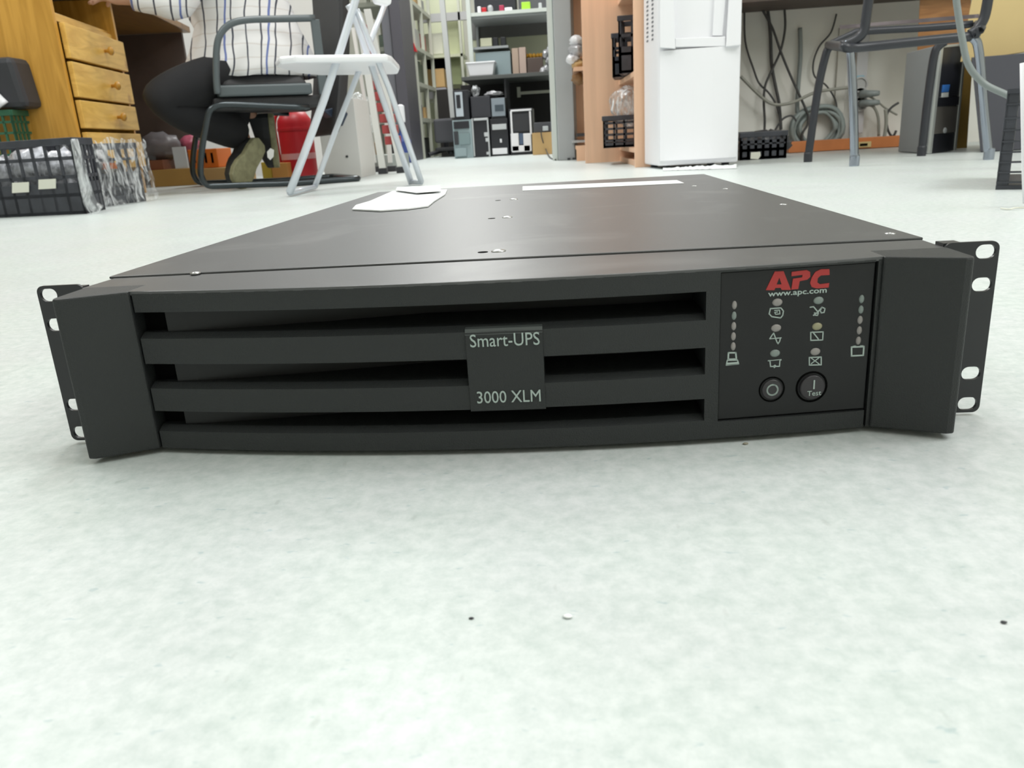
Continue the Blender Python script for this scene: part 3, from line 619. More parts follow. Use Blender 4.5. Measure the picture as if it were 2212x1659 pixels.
lump('nose', SKIN, HC-E1*.100-V(0,0,.025), .018, .014, .022, 73, .05, parent=pp, sub=2)
lump('mouth', mat('lips', (.35,.12,.1), .5), HC-E1*.084-V(0,0,.06), .010, .024, .007, 74, .05, parent=pp, sub=2)
# shirt: lofted over the trunk, folds by noise
sh = MB(); rg = []
for c, ra_, rb_ in ((L(.29,.25,.448),.285,.225),(L(.29,.25,.49),.28,.22),(L(.30,.25,.56),.245,.215),(L(.30,.26,.64),.215,.20),(L(.27,.26,.72),.22,.205),(L(.24,.26,.80),.215,.21),(L(.21,.26,.88),.20,.215),(L(.18,.26,.95),.16,.20),(L(.14,.26,1.0),.08,.09)):
    ring = []
    for j in range(40):
        an = 2*math.pi*j/40; p = c+E1*ra_*math.cos(an)+E2*rb_*math.sin(an)
        k = 1+.07*noise.noise(V(math.cos(an)*3, math.sin(an)*3, c.z*9)); p = c+(p-c)*k; p.z += .02*noise.noise(V(math.cos(an)*2,math.sin(an)*2,c.z*4)); ring.append(p)
    rg.append(ring)
sh.loft(rg)
for s, e, w_ in (('sl','el','wl'),('srr','er','wr')):
    sh.tube([J['chest']*.5+J[s]*.5, J[s], J[s]*.5+J[e]*.5, J[e], J[e]*.5+J[w_]*.5, J[w_]], [.088,.042], 16, smooth=3)
sh.build('shirt', SHIRT, pp, smooth=True)
tv = [J['hip'],J['hl'],J['hl']*.5+J['kl']*.5,J['kl'],J['kl']*.5+J['al']*.5,J['al'],J['hr'],J['hr']*.5+J['kr']*.5,J['kr'],J['kr']*.5+J['ar']*.5,J['ar'],L(.36,.26,.60)]
skinmesh('trousers', tv, [(0,1),(1,2),(2,3),(3,4),(4,5),(0,6),(6,7),(7,8),(8,9),(9,10),(0,11)], [.15,.11,.10,.092,.088,.08,.11,.10,.092,.085,.08,.14], DCLOTH, pp)
def shoe(toe, heel, up, w_, tag_):
    # sole outline between toe and heel, facing away from 'up'
    d = heel-toe; ln = d.length; d.normalize(); up = (up-d*up.dot(d)).normalized(); sd = d.cross(up)
    prof = [(0,.45),(.06,.8),(.2,1),(.35,1),(.55,.78),(.75,.80),(.92,.72),(1,.4)]
    def outline(off, sc): return [toe+d*ln*t+sd*w_/2*k*sc+up*off for t, k in prof]+[toe+d*ln*t-sd*w_/2*k*sc+up*off for t, k in prof[::-1]]
    s1 = MB().loft([outline(0,.96), outline(.006,1), outline(.022,1)]).build('shoe_sole', SOLE, pp, .003)
    s2 = MB().loft([outline(.022,.95), outline(.05,.92)] + [[toe+d*ln*(t*.8+.17)+sd*w_/2*k*.7+up*(.07+.04*t) for t, k in prof]+[toe+d*ln*(t*.8+.17)-sd*w_/2*k*.7+up*(.07+.04*t) for t, k in prof[::-1]]]).build('shoe_upper', SHOE, pp, .006)
shoe(T1, H1, U1, .12, 0)
shoe(T2, H2, U2, .10, 1)
MB().prism([AC(577,328,.10), AC(584,320,.10), AC(592,324,.10), AC(591,338,.10), AC(584,346,.10), AC(578,340,.10)], E2*.004).build('paper_tag', WHITE2, pp)
# ================================================================== FOLDING CHAIR
fa, fb, fc, fd_ = G(628,425), G(680,411), G(890,396), G(913,401)
fc = G(889,395)
fold = thing('folding_chair', 'white folding chair with thin aluminium legs and white seat, before the ladder', 'folding chair', (fa+fd_)/2)
hor = (fd_-fa); fe = hor.normalized(); fn = V(-fe.y, fe.x, 0)
FP = lambda u, v, off=0: P(u, v, fa+fn*off, fn)
# near frame lies in the vertical plane through fa and fd_; far frame is set back
off = (fb-fa).dot(fn)
TW = mat('silver_white_tube', (.68,.72,.78), .3, metal=.35)
a0 = FP(626,423); a0.z = .012
nearA = [a0, FP(700,215), FP(762,22), FP(775,-30)]
nearB = [FP(911,399), FP(840,190), FP(800,95), FP(770,20)]; nearB[0].z = .011
MB().tube(nearA, .0125, 12, smooth=2).build('front_leg', TW, fold, smooth=True)
farA = [FP(681,410,off), FP(722,290,off), FP(765,180,off), FP(845,-25,off)]; farA[0].z = .012
MB().tube(farA, .010, 10, smooth=2).build('front_leg', TW, fold, smooth=True)
MB().tube([FP(889,397,off*.35), FP(830,222,off*.35), FP(770,50,off*.35), FP(752,10,off*.35)], .011, 10, smooth=2).build('rear_leg', TW, fold, smooth=True)
MB().tube(nearB, .010, 10, smooth=2).build('rear_leg', TW, fold, smooth=True)
MB().tube([a0, farA[0]], .009, 10).build('foot_bar', TW, fold, smooth=True)
q = FP(889,397,off*.35); q.z = .011; MB().tube([q, nearB[0]], .008, 10).build('foot_bar', TW, fold, smooth=True)
zs_ = FP(720,138,0).z
sp = [G(u,v,zs_) for u, v in ((596,146),(604,138),(640,135),(838,132),(848,135),(864,152),(860,160),(845,161),(690,163),(640,158))]
MB().prism(sp, (0,0,.022)).build('seat', WHITE, fold, .008)
MB().prism([FP(806,-10), FP(848,-10), FP(846,8), FP(838,12), FP(812,6)], fn*.03).build('backrest', WHITE, fold, .006)
# ================================================================== EXTINGUISHER, PANEL, LADDER
eb = G(652,387)
ex_ = thing('fire_extinguisher', 'red fire extinguisher on the floor behind the armchair', 'fire extinguisher', eb)
sc_ = (Y(690,310,eb.y).x-Y(618,310,eb.y).x)/2; hx = Y(652,236,eb.y).z
MB().lathe([(sc_*.96,.0),(sc_,.012),(sc_,hx*.80),(sc_*.96,hx*.86),(sc_*.7,hx*.96),(sc_*.3,hx),(sc_*.28,hx+.03)], eb, seg=32).build('cylinder', RED, ex_, smooth=True)
MB().lathe([(sc_*1.02,hx*.70),(sc_*1.03,hx*.71),(sc_*1.03,hx*.74),(sc_*1.02,hx*.75)], eb, seg=32).build('band', RED, ex_)
MB().lathe([(sc_*1.01,.10),(sc_*1.01,hx*.38)], eb+V(.0,-.001,0), seg=32).build('instruction_band', mat('pinkish_label', (.6,.3,.3), .5), ex_)
MB().tube([eb+V(-sc_*1.12,0,.05), eb+V(-sc_*1.15,-.01,hx*.5), eb+V(-sc_*1.1,0,hx*.9), eb+V(0,0,hx+.05)], .009, 8, smooth=5).build('hose', RED, ex_, smooth=True)
MB().lathe([(.03,hx+.02),(.035,hx+.05),(.012,hx+.08),(.012,hx+.1)], eb, seg=16).build('valve', DGREY, ex_)
wb = gbox('white_cabinet', 'plain white low cabinet beside the fire extinguisher', 'cabinet', 692, 773, 386, 214, .30, WHITE2, bevel=.002)
o0 = ORG[wb.name]; ob_ = [v.co for v in wb.data.vertices]
MB().lathe([(.006,0),(.006,.006),(.001,.008)], Y(750,338,G(732,386).y), (0,-1,0), 12).build('screw', DGREY, wb)
# ladder
lb1, lb2, lb3 = G(826,376), G(868,370), G(812,362)
lad = thing('step_ladder', 'white folded step ladder with red treads leaning behind the folding chair', 'ladder', (lb1+lb2)/2)
yl = lb1.y
LP = lambda u, v, d=0: Y(u, v, yl+d)
RAIL = mat('white_ladder_rail', (.76,.77,.74), .35)
def rail(p, q, w_=.03, dep=.02, nm='rail', mt_=RAIL):
    p, q = Vector(p), Vector(q); MB().hexa([p, p+V(w_,0,0), p+V(w_,dep,0), p+V(0,dep,0)], [q, q+V(w_,0,0), q+V(w_,dep,0), q+V(0,dep,0)]).build(nm, mt_, lad, .002)
def R2(a, b, w_=.03, d=0, dep=.02, nm='rail', mt_=RAIL, z=.028):
    p, q = LP(*a, d), LP(*b, d); p.z = max(p.z, z); rail(p, q, w_, dep, nm, mt_)
R2((819,368),(768,40), .034); R2((806,352),(758,60), .018, .35); R2((858,360),(785,20), .034, .0); R2((838,352),(820,150), .024, .3)
for a in ((819,375),(858,366),(806,356),(838,356)):
    d_ = .35 if a[0] in (806,) else .3 if a[0] == 838 else 0
    p = LP(*a, d_); MB().box(p.x-.005, p.x+.042, p.y-.003, p.y+.03, 0, .03).build('rubber_foot', DGREY, lad, .003)
for i in range(11):
    t_ = i/10; v = 60+i*24
    if 120 < v < 150: continue
    c = LP(778+(845-778)*((v-30)/270.), v, .03)
    MB().box(c.x-.035, c.x+.028, c.y, c.y+.12, c.z-.028, c.z+.014).build('tread', REDW, lad, .003)
# clear bottle bags / cream pot behind the white cabinet
ypl = 4.2; zpl = Y(800,337,ypl).z
tag(MB().box(Y(760,350,ypl).x, Y(848,350,ypl).x, ypl, ypl+.5, 0, zpl).build('low_platform', mat('platform_grey', (.33,.36,.34), .6)), 'low grey platform on the floor behind the step ladder', 'platform')
cp = V(Y(779,330,ypl+.1).x, ypl+.1, zpl+.001); hp_ = Y(779,281,ypl+.1).z-zpl
tag(MB().lathe([(.035,0),(.042,hp_*.8),(.055,hp_*.85),(.055,hp_),(.02,hp_)], cp, seg=20).build('cream_pot', mat('cream_plastic', (.68,.63,.42), .5), smooth=False), 'cream lidded pot on the low platform right of the white cabinet', 'pot')
tag(MB().box(Y(788,330,ypl+.1).x, Y(806,330,ypl+.1).x, ypl+.1, ypl+.25, zpl+.001, Y(795,308,ypl+.1).z).build('brown_box', mat('brown_box', (.3,.2,.11), .7), bevel=.003), 'small brown box on the low platform beside the cream pot', 'box')
lump('clear_bag', THINPLASTIC, Y(780,250,ypl+.3), .09, .07, .12, 5, .25, 3, 'clear plastic bag of bottles above the cream pot', 'bag')
# ================================================================== LEFT SHELVING OF THE AISLE
def post(u, vb, vt, w_, mt_, parent, y=None, name='post', dep=None):
    p = G(u, vb); y = y or p.y; x = Y(u, vb, y).x
    return MB().box(x, x+w_, y, y+(dep or w_), 0, 2.6).build(name, mt_, parent, .001)
cb = G(893,348)
cab = thing('dark_cabinet', 'tall narrow charcoal cabinet end at the left of the aisle', 'cabinet', V(cb.x-.1, cb.y+.2, 0))
MB().box(cb.x-.085, cb.x, cb.y, cb.y+.5, 0, 2.4).build('cabinet_body', mat('charcoal_enamel', (.085,.08,.095), .5), cab, .003)
MB().box(cb.x-.16, cb.x-.09, cb.y+.02, cb.y+.5, 0, 2.4).build('door_leaf', mat('charcoal_enamel_2', (.15,.15,.17), .5), cab, .003)
SHM = mat('cream_grey_steel', (.5,.51,.43), .5)
sy0, sy1 = G(921,341).y, G(921,341).y
def shelving(name, label, x0, x1, y0, y1, zs, mt_, bays=2, group=None):
    t = thing(name, label, 'shelving', V((x0+x1)/2, (y0+y1)/2, 0), group)
    for i in range(bays+1):
        yy = y0+(y1-y0)*i/bays
        for xx in (x0, x1-.03): MB().box(xx, xx+.03, yy, yy+.03, 0, 2.6).build('post', mt_, t)
    for z in zs: MB().box(x0+.002, x1-.002, y0+.005, y1+.02, z, z+.035).build('shelf', mt_, t)
    return t
sx = Y(912,262,6.9).x
Sx1 = G(921,340).x
SZ = (.32, .62, .92, 1.28, 1.68)
y0s = cb.y+.55
sx1 = -1.22
shelving('aisle_shelving', 'pale metal shelving running down the left side of the aisle', sx1-.5, sx1, y0s, 7.9, SZ, SHM, 2)
rnd = random.Random(3)
pal = [MIXED, DGREY, BAG, mat('dull_green', (.2,.25,.2), .5), DGREY, mat('grey_box', (.3,.3,.3), .6), CARD, RED]
n_i = 0
for zi, z in enumerate((.001,)+SZ[:4]):
    zz = z+.036 if z > .01 else .001
    yy = y0s+.06; k_ = 0
    while yy < 7.6:
        wd = rnd.uniform(.14,.3); hh = rnd.uniform(.10,.22); mt_ = pal[rnd.randrange(len(pal)-1)] if zi != 3 or n_i % 5 else RED
        o = MB().box(sx1-.33, sx1-.03-rnd.uniform(0,.05), yy, yy+wd, zz, zz+hh).build('stored_box', mt_ if z > .3 else DGREY, bevel=.006)
        tag(o, ['near','second','third','fourth','fifth','sixth','seventh','eighth','ninth','tenth','eleventh','twelfth'][k_]+' storage box on the '+['floor under','lowest shelf of','second shelf of','third shelf of','fourth shelf of'][zi]+' the left aisle shelving', 'box', 'boxes on the left aisle shelving'); k_ += 1; yy += wd+rnd.uniform(.02,.1); n_i += 1
for nm, u, v, lb in (('red_cap',878,92,'red and white pack on the aisle shelf beside the charcoal cabinet'),):
    p = Y(u+4, v+10, y0s-.02); MB().prism([p+V(-.02,0,-.03), p+V(.07,0,-.04), p+V(.05,0,.03), p+V(-.02,0,.10)], (0,.05,0)).build('red_pack', RED); tag(bpy.data.objects['red_pack'], lb, 'pack')
# blue jar right of the ladder
bj = G(876,352); tag(MB().lathe([(.05,0),(.06,.02),(.06,.16),(.04,.20),(.02,.24),(.02,.30)], bj, seg=18).build('blue_bottle', BLUE, smooth=False), 'dark blue bottle with white top on the floor behind the folding chair', 'bottle')
MB().lathe([(.028,.30),(.03,.31),(.03,.42),(.01,.43)], bj, seg=14).build('white_cap', WHITE, bpy.data.objects['blue_bottle'])
# ================================================================== FAR END: cream cabinet rack, office chair, posts
YB = 8.0
rk = thing('cream_rack', 'cream steel rack against the back wall left of the computers', 'rack', V(Y(955,200,YB).x, YB+.2, 0))
def rp(n, u0,v0,u1,v1,y,d,m_,par=rk,**k): return pxbox(n,u0,v0,u1,v1,y,d,m_,par,**k)
rp('back_panel', 905,-60,1006,335, YB+.45,.03, CREAMM, floor=True)
rp('top_beam', 903,28,1008,46, YB,.05, mat('grey_beam', (.4,.4,.4), .5)); rp('shelf', 915,118,1000,124, YB,.4, CREAMM); rp('shelf', 920,212,990,217, YB,.4, SHM)
rp('post', 909,-60,915,336, YB,.04, SHM, floor=True); rp('post', 996,-60,1001,336, YB,.04, SHM, floor=True)
rp('panel', 918,72,956,117, YB+.08,.03, mat('pale_cream', (.62,.62,.52), .5)); rp('panel', 968,40,997,118, YB+.1,.03, mat('olive_cream', (.5,.53,.33), .5)); rp('panel', 970,124,996,182, YB+.1,.03, mat('olive', (.3,.34,.18), .5))
rp('cupboard_void', 921,122,960,148, YB+.1,.3, VOID)
p = Y(940,212,YB); zz = p.z+.001
tag(pxbox('grey_box', 926,190,964,214, YB+.03,.25, mat('lavender_grey', (.38,.37,.40), .5), bevel=.004), 'lilac-grey box on the cream rack shelf under the carton', 'box')
tag(pxbox('carton', 923,149,960,189, YB+.03,.25, CARD, bevel=.004), 'brown carton on the cream rack above the lilac-grey box', 'carton')
oc = thing('far_office_chair', 'dark office chair at the back left of the computers', 'chair', V(Y(960,300,7.3).x, 7.4, 0))
pxbox('backrest', 937,256,984,308, 7.2,.06, mat('dark_mesh_cloth', (.085,.085,.095), .8), oc, bevel=.02)
pxbox('seat', 940,318,990,326, 7.2,.4, UPHOL, oc, bevel=.01)
c = Y(964,325,7.4); MB().tube([V(c.x,7.45,.06), V(c.x,7.45,.22)], .025, 10).build('column', DGREY, oc)
for k in range(5):
    an = k*1.257; MB().tube([V(c.x,7.45,.07), V(c.x+.2*math.cos(an),7.45+.2*math.sin(an),.03)], .018, 8).build('foot', DGREY, oc)
tag(MB().box(Y(935,0,7.9).x, Y(985,0,7.9).x, 7.65, 7.9, .001, .62).build('dark_carton', mat('near_black', (.025,.022,.02), .7)), 'dark box behind the far office chair', 'box')
ym = 6.9
p, q = Y(978,254,ym), Y(951,-30,ym)
mp_ = thing('leaning_profile', 'long pale metal profile leaning in front of the cream rack', 'metal profile', V(p.x, ym, p.z))
MB().hexa([p+V(-.022,0,0), p+V(.022,0,0), p+V(.022,.05,0), p+V(-.022,.05,0)], [q+V(-.022,0,0), q+V(.022,0,0), q+V(.022,.05,0), q+V(-.022,.05,0)]).build('profile', mat('pale_profile', (.55,.56,.55), .5), mp_, .002)
MB().tube([p+V(0,.03,.0), V(p.x,ym+.03,0)], .012, 8).build('stand', mat('dim_steel', (.15,.15,.14), .5), mp_)
# ================================================================== BACK METAL SHELF UNIT
YS = 6.75
su = thing('metal_storage_rack', 'grey white metal rack at the back with computers below it', 'rack', V(Y(1100,200,YS).x, YS+.3, 0))
def sp_(n, u0,v0,u1,v1,y,d,m_,**k): return pxbox(n,u0,v0,u1,v1,y,d,m_,su,**k)
sp_('post', 1008,-60,1017,136, YS-.02,.04, STEELW); sp_('post', 1186,-60,1194,338, YS-.02,.04, STEELW, floor=True)
sp_('post', 1026,-60,1031,135, YS+.5,.04, STEELG); 
sp_('shelf', 1010,22,1188,30, YS,.55, STEELW); sp_('shelf_underside', 1014,31,1187,36, YS+.03,.5, STEELG)
sp_('shelf', 1018,100,1098,105, YS+.1,.3, STEELG)
zdesk = Y(1100,162,YS).z
MB().box(Y(1000,165,YS).x, Y(1190,165,YS).x, YS-.12, YS+.55, zdesk-.03, zdesk).build('worktop', mat('dark_worktop', (.09,.095,.09), .5), su, .002)
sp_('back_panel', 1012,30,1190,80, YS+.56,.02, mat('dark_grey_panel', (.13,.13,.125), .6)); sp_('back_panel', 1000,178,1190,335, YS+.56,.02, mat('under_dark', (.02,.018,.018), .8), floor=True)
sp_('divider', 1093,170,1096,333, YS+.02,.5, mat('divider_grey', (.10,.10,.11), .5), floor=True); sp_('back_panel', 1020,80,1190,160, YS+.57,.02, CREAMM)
sp_('rail', 1123,196,1190,202, YS+.3,.03, SHM); sp_('bracket', 1117,188,1124,210, YS+.28,.03, SHM)
SHZ = Y(1100,22,YS).z+.0012
def onshelf(name, label, cat, u0, u1, vt, dy, dep, mt_, z, bev=.004):
    y = YS+dy; a, b = Y(u0,vt,y).x, Y(u1,vt,y).x; t = Y((u0+u1)/2, vt, y).z
    o = MB().box(a, b, y, y+dep, z, max(t, z+.02)).build(name, mt_, bevel=bev); return tag(o, label, cat)
onshelf('lime_box', 'lime green box on the top shelf of the back rack', 'box', 1126,1145,4, .05,.1, GREEN, SHZ)
onshelf('white_pack', 'small white pack on the top shelf of the back rack', 'pack', 1090,1106,16, .05,.08, WHITE, SHZ)
onshelf('red_reel', 'small red reel on the top shelf left end', 'reel', 1040,1050,16, .05,.06, RED, SHZ)
onshelf('crimson_reel', 'crimson reel in the middle of the top shelf', 'reel', 1078,1088,11, .05,.06, mat('crimson', (.4,.03,.08), .5), SHZ)
onshelf('grey_reel', 'round grey wire bundle at the left of the top shelf', 'wire bundle', 1052,1064,10, .05,.08, STEELG, SHZ, .02)
onshelf('white_tube', 'white tube beside the red reel on the top shelf', 'tube', 1031,1038,14, .05,.05, WHITE, SHZ)
onshelf('dark_printer', 'large dark machine standing on the top shelf at left', 'machine', 1022,1112,-30, .2,.3, PCBLK, SHZ)
onshelf('dark_monitor', 'dark grey case on the top shelf behind the lime box', 'case', 1118,1184,-30, .22,.25, mat('dark_case', (.1,.1,.11), .5), SHZ)
onshelf('silver_tin', 'thin silver tin on the top shelf at right', 'tin', 1163,1170,6, .05,.06, SILVER, SHZ)
ZS2 = Y(1058,99.5,YS+.1).z+.0012
onshelf('cream_block', 'cream block on the short middle shelf', 'block', 1037,1062,82, .12,.1, mat('cream_block', (.7,.7,.52), .6), ZS2)
onshelf('black_speaker', 'black box next to the cream block on the middle shelf', 'box', 1064,1075,81, .12,.1, PCBLK, ZS2)
onshelf('black_speaker', 'black box at the right end of the middle shelf', 'box', 1081,1092,80, .12,.1, PCBLK, ZS2)
zd = zdesk+.0012
onshelf('grey_machine', 'large blue-grey case standing on the dark worktop', 'case', 1026,1102,112, .12,.3, TEAL, zd)
onshelf('tan_file_box', 'tan file box right of the blue-grey case', 'file box', 1105,1119,104, .1,.25, mat('tan', (.5,.38,.3), .7), zd)
onshelf('tan_file_box', 'pinkish tan file box left of the brown case', 'file box', 1120,1135,102, .1,.25, mat('tan2', (.55,.42,.36), .7), zd)
onshelf('brown_case', 'brown case with yellow parts on top at the right of the worktop', 'case', 1138,1172,124, .1,.2, mat('brown_case', (.1,.07,.06), .5), zd)
for i, u in enumerate((1138,1146,1154,1162,1169)):
    p = Y(u, 118, YS+.2); p.z = Y(1155,124,YS+.1).z+.02
    lump('yellow_part', mat('amber', (.5,.27,.03), .5), p, .018,.03,.022, i, .3, 4, ['leftmost','second','middle','fourth','rightmost'][i]+' amber part in the row on the brown case', 'part', group='amber parts on the brown case')
for i, (u, v) in enumerate(((1180,150),(1184,132),(1178,118),(1186,112),(1172,155))):
    lump('wrapped_part', BAG, Y(u,v,YS+.12), .025,.04,.04, i+3, .4, 5, ['lowest right','middle left','uppermost left','uppermost right','lowest left'][i]+' shiny wrapped part piled at the right end of the worktop', 'part', group='wrapped parts on the worktop')
# white translucent tub in front
tb = thing('plastic_tub', 'translucent white tub on the worktop left edge', 'tub', V(Y(1038,150,YS-.08).x, YS-.02, zd))
a, b = Y(1007,0,YS-.1), Y(1070,0,YS-.1); tx0, tx1 = Y(1008,150,YS-.1).x, Y(1069,150,YS-.1).x; tz = Y(1040,133,YS-.1).z
TUBM = mat('milky_plastic', (.92,.92,.95), .3, alpha=.85)
MB().hexa([V(tx0+.02,YS-.09,zd), V(tx1-.02,YS-.09,zd), V(tx1-.02,YS+.09,zd), V(tx0+.02,YS+.09,zd)], [V(tx0,YS-.1,tz), V(tx1,YS-.1,tz), V(tx1,YS+.1,tz), V(tx0,YS+.1,tz)]).build('tub_body', TUBM, tb, .008)
MB().box(tx0-.006, tx1+.006, YS-.106, YS+.106, tz-.012, tz).build('tub_rim', WHITE, tb, .004)
for i, u in enumerate((1026,1050)): lump('white_wad', WHITE, V(Y(u,155,YS).x, YS-.01, zd+.055), .045,.06,.05, i+60, .2, 4, ['white wad at the left inside the translucent tub','white wad at the right inside the translucent tub'][i], 'wad')
# computers below
def tower(label, u0, u1, vb, vt, y, mt_, dep=.42, z0=0, floor=True, group=None):
    y = y or G((u0+u1)/2, vb).y; a, b = Y(u0,(vb+vt)/2,y).x, Y(u1,(vb+vt)/2,y).x; t = Y((u0+u1)/2,vt,y).z
    o = thing('computer_tower', label, 'computer', V((a+b)/2, y+dep/2, z0), group)
    MB().box(a, b, y+.012, y+dep, z0, t).build('case', mt_, o, .003)
    def f(name, uu0, vv0, uu1, vv1, m_, d=.012, bev=.002):
        q0, q1 = Y(uu0,(vv0+vv1)/2,y), Y(uu1,(vv0+vv1)/2,y); z1_, z0_ = Y((uu0+uu1)/2,vv0,y).z, Y((uu0+uu1)/2,vv1,y).z
        return MB().box(q0.x, q1.x, y+.012-d, y+.0125, max(z0_, z0+.001), z1_).build(name, m_, o, bev)
    return o, f, t
y1 = 6.35
t, f, h = tower('blue-grey computer tower on the floor at the left end of the row', 979, 1020, 340, 259, y1, TEAL)
f('drive_bezel', 980,262,1013,278, PCBLK, .016); f('left_inset', 981,284,990,313, DGREY, .014); f('front_grille', 992,288,1015,312, mat('teal_dark', (.2,.27,.28), .5), .014); f('lower_cover', 984,320,1008,338, TEAL, .018)
t, f, h2_ = tower('black computer tower with silver edges, second in the floor row', 1021, 1058, 339, 254, y1+.03, PCBLK)
f('side_trim', 1021,256,1024,338, SILVER, .018); f('side_trim', 1054,256,1057,338, SILVER, .018); f('top_trim', 1023,255,1054,260, SILVER, .018)
f('front_button', 1046,286,1054,295, SILVER, .018); f('front_button', 1049,298,1055,306, SILVER, .018); f('badge', 1051,328,1056,334, SILVER, .016)
t, f, h3 = tower('black computer tower with two white bands, third in the floor row', 1060, 1098, 338, 256, y1+.05, PCBLK)
f('white_band', 1063,268,1094,280, SILVER, .016); f('white_band', 1064,320,1096,333, WHITE, .018); f('power_button', 1080,300,1084,308, WHITE, .016)
t, f, h4 = tower('black tower with a white framed front and keyhole shape', 1101, 1152, 336, 234, y1+.02, PCBLK)
f('front_frame', 1103,236,1148,240, WHITE, .02); f('front_frame', 1103,240,1107,290, WHITE, .02); f('front_frame', 1144,240,1148,290, WHITE, .02)
f('drive_panel', 1108,246,1143,284, DGREY, .014); f('lower_front', 1104,288,1121,327, WHITE, .02, .004); f('lower_front', 1131,288,1148,327, WHITE, .02, .004); f('lower_front', 1106,314,1146,328, WHITE, .02, .004); f('key_slot', 1122,288,1130,312, mat('blue_steel', (.08,.12,.2), .4), .016)
# second layer of computers
t, f, _ = tower('white fronted black tower standing on the blue-grey one', 979, 1012, 250, 195, y1+.02, PCBLK, z0=h+.001)
f('front_plate', 984,199,1000,252, mat('pale_blue_plastic', (.5,.55,.6), .4), .02); f('drive_slot', 986,205,995,234, PCBLK, .024)
t, f, _ = tower('plain black case on top of the second floor tower', 1017, 1059, 250, 208, y1+.05, mat('pc_black2', (.035,.036,.045), .4), z0=h2_+.001)
t, f, _ = tower('small grey computer case with a square window, above the banded tower', 1060, 1092, 252, 211, y1+.06, PCBLK, dep=.3, z0=h3+.001)
f('front_plate', 1062,212,1091,251, mat('blue_grey_plastic', (.25,.29,.33), .4), .018); f('square_window', 1069,226,1088,240, mat('window_dark', (.06,.08,.1), .3), .022)
lump('crumpled_bag', BAG, Y(1066,203,y1+.2), .07,.05,.022, 8, .7, 9, 'crumpled shiny bag lying on the upper computers', 'bag')
lump('clear_jar_bag', THINPLASTIC, Y(1027,197,y1+.25), .035,.04,.045, 7, .3, 4, 'clear bag with glassy parts above the plain black case', 'bag')
gbox('plain_carton', 'tan carton on the floor right of the white framed tower', 'carton', 1150, 1197, 334, 286, .3, CARD)
pb = bpy.data.objects['plain_carton']; cy_ = ORG[pb.name].y-.15
oo = thing('grey_router', 'dark grey device box with white plug resting on the tan carton', 'device', V(Y(1172,285,cy_).x, cy_+.1, Y(1172,286,cy_).z))
zc = max(v.co.z for v in pb.data.vertices)+.001
MB().box(Y(1153,270,cy_).x, Y(1193,270,cy_).x, cy_+.02, cy_+.2, zc, Y(1172,264,cy_).z).build('device_body', mat('device_grey', (.07,.07,.08), .5), oo, .004)
MB().box(Y(1172,270,cy_).x, Y(1184,270,cy_).x, cy_+.0, cy_+.021, zc+.01, zc+.045).build('white_plug', SILVER, oo, .003)
# loose lead on the floor
tag(MB().tube([Y(1168,280,cy_-.02), Y(1171,300,cy_-.03), Y(1180,325,cy_-.05), G(1188,340,.005), G(1197,344,.005)], .0045, 6, smooth=6).build('black_lead', CABLE, smooth=True), 'thin black lead hanging over the tan carton to the floor', 'cable')
tag(MB().tube([G(1200,345,.005), Y(1194,330,5.6), Y(1196,318,5.6), Y(1203,314,5.6)], .005, 6, smooth=6).build('short_lead', CABLE, smooth=True), 'short black lead curling from the floor beside the grey cabinet', 'cable')
# ================================================================== GREY CABINET, PEACH BOOKCASES
gp, gq = G(1207,347), G(1243,352)
gc = thing('grey_cabinet', 'tall grey cabinet end between the back rack and the peach bookcases', 'cabinet', (gp+gq)/2)
gdir = (gq-gp); 
a = V(gp.x, gp.y, 0); MB().hexa([a, V(Y(1243,350,gp.y).x, gp.y, 0), V(Y(1243,350,gp.y).x+.1, gp.y+.9, 0), V(a.x-.05, gp.y+.9, 0)], [V(p.x,p.y,2.5) for p in (a, V(Y(1243,350,gp.y).x, gp.y, 0), V(Y(1243,350,gp.y).x+.1, gp.y+.9, 0), V(a.x-.05, gp.y+.9, 0))]).build('cabinet_body', STEELG, gc, .004)
MB().box(a.x-.035, a.x-.004, gp.y+.05, gp.y+.09, 0, 2.5).build('door_edge', STEELW, gc, .003)
for u in (1226,1237): MB().box(Y(u,350,gp.y).x, Y(u+6,350,gp.y).x, gp.y-.01, gp.y+.01, .0, .012).build('foot', DGREY, gc)
# bookcase B (farther)
bB = G(1262,353); bBx = Y(1262,353,4.35).x
b2 = thing('peach_bookcase', 'farther peach laminate bookcase, seen as a narrow strip', 'bookcase', V(.3, 4.4, 0))
MB().box(Y(1242,350,4.5).x, Y(1300,350,4.5).x, 4.5, 4.53, 0, 2.3).build('side_panel', BEECH, b2, .001)
for z in (.06,.46,.86,1.25): MB().box(Y(1243,350,4.5).x, Y(1300,350,4.5).x, 4.1, 4.5, z, z+.02).build('shelf', BEECH, b2)
MB().box(Y(1246,350,4.1).x, Y(1300,350,4.1).x, 4.1, 4.12, 0, .06).build('plinth', BEECH, b2)
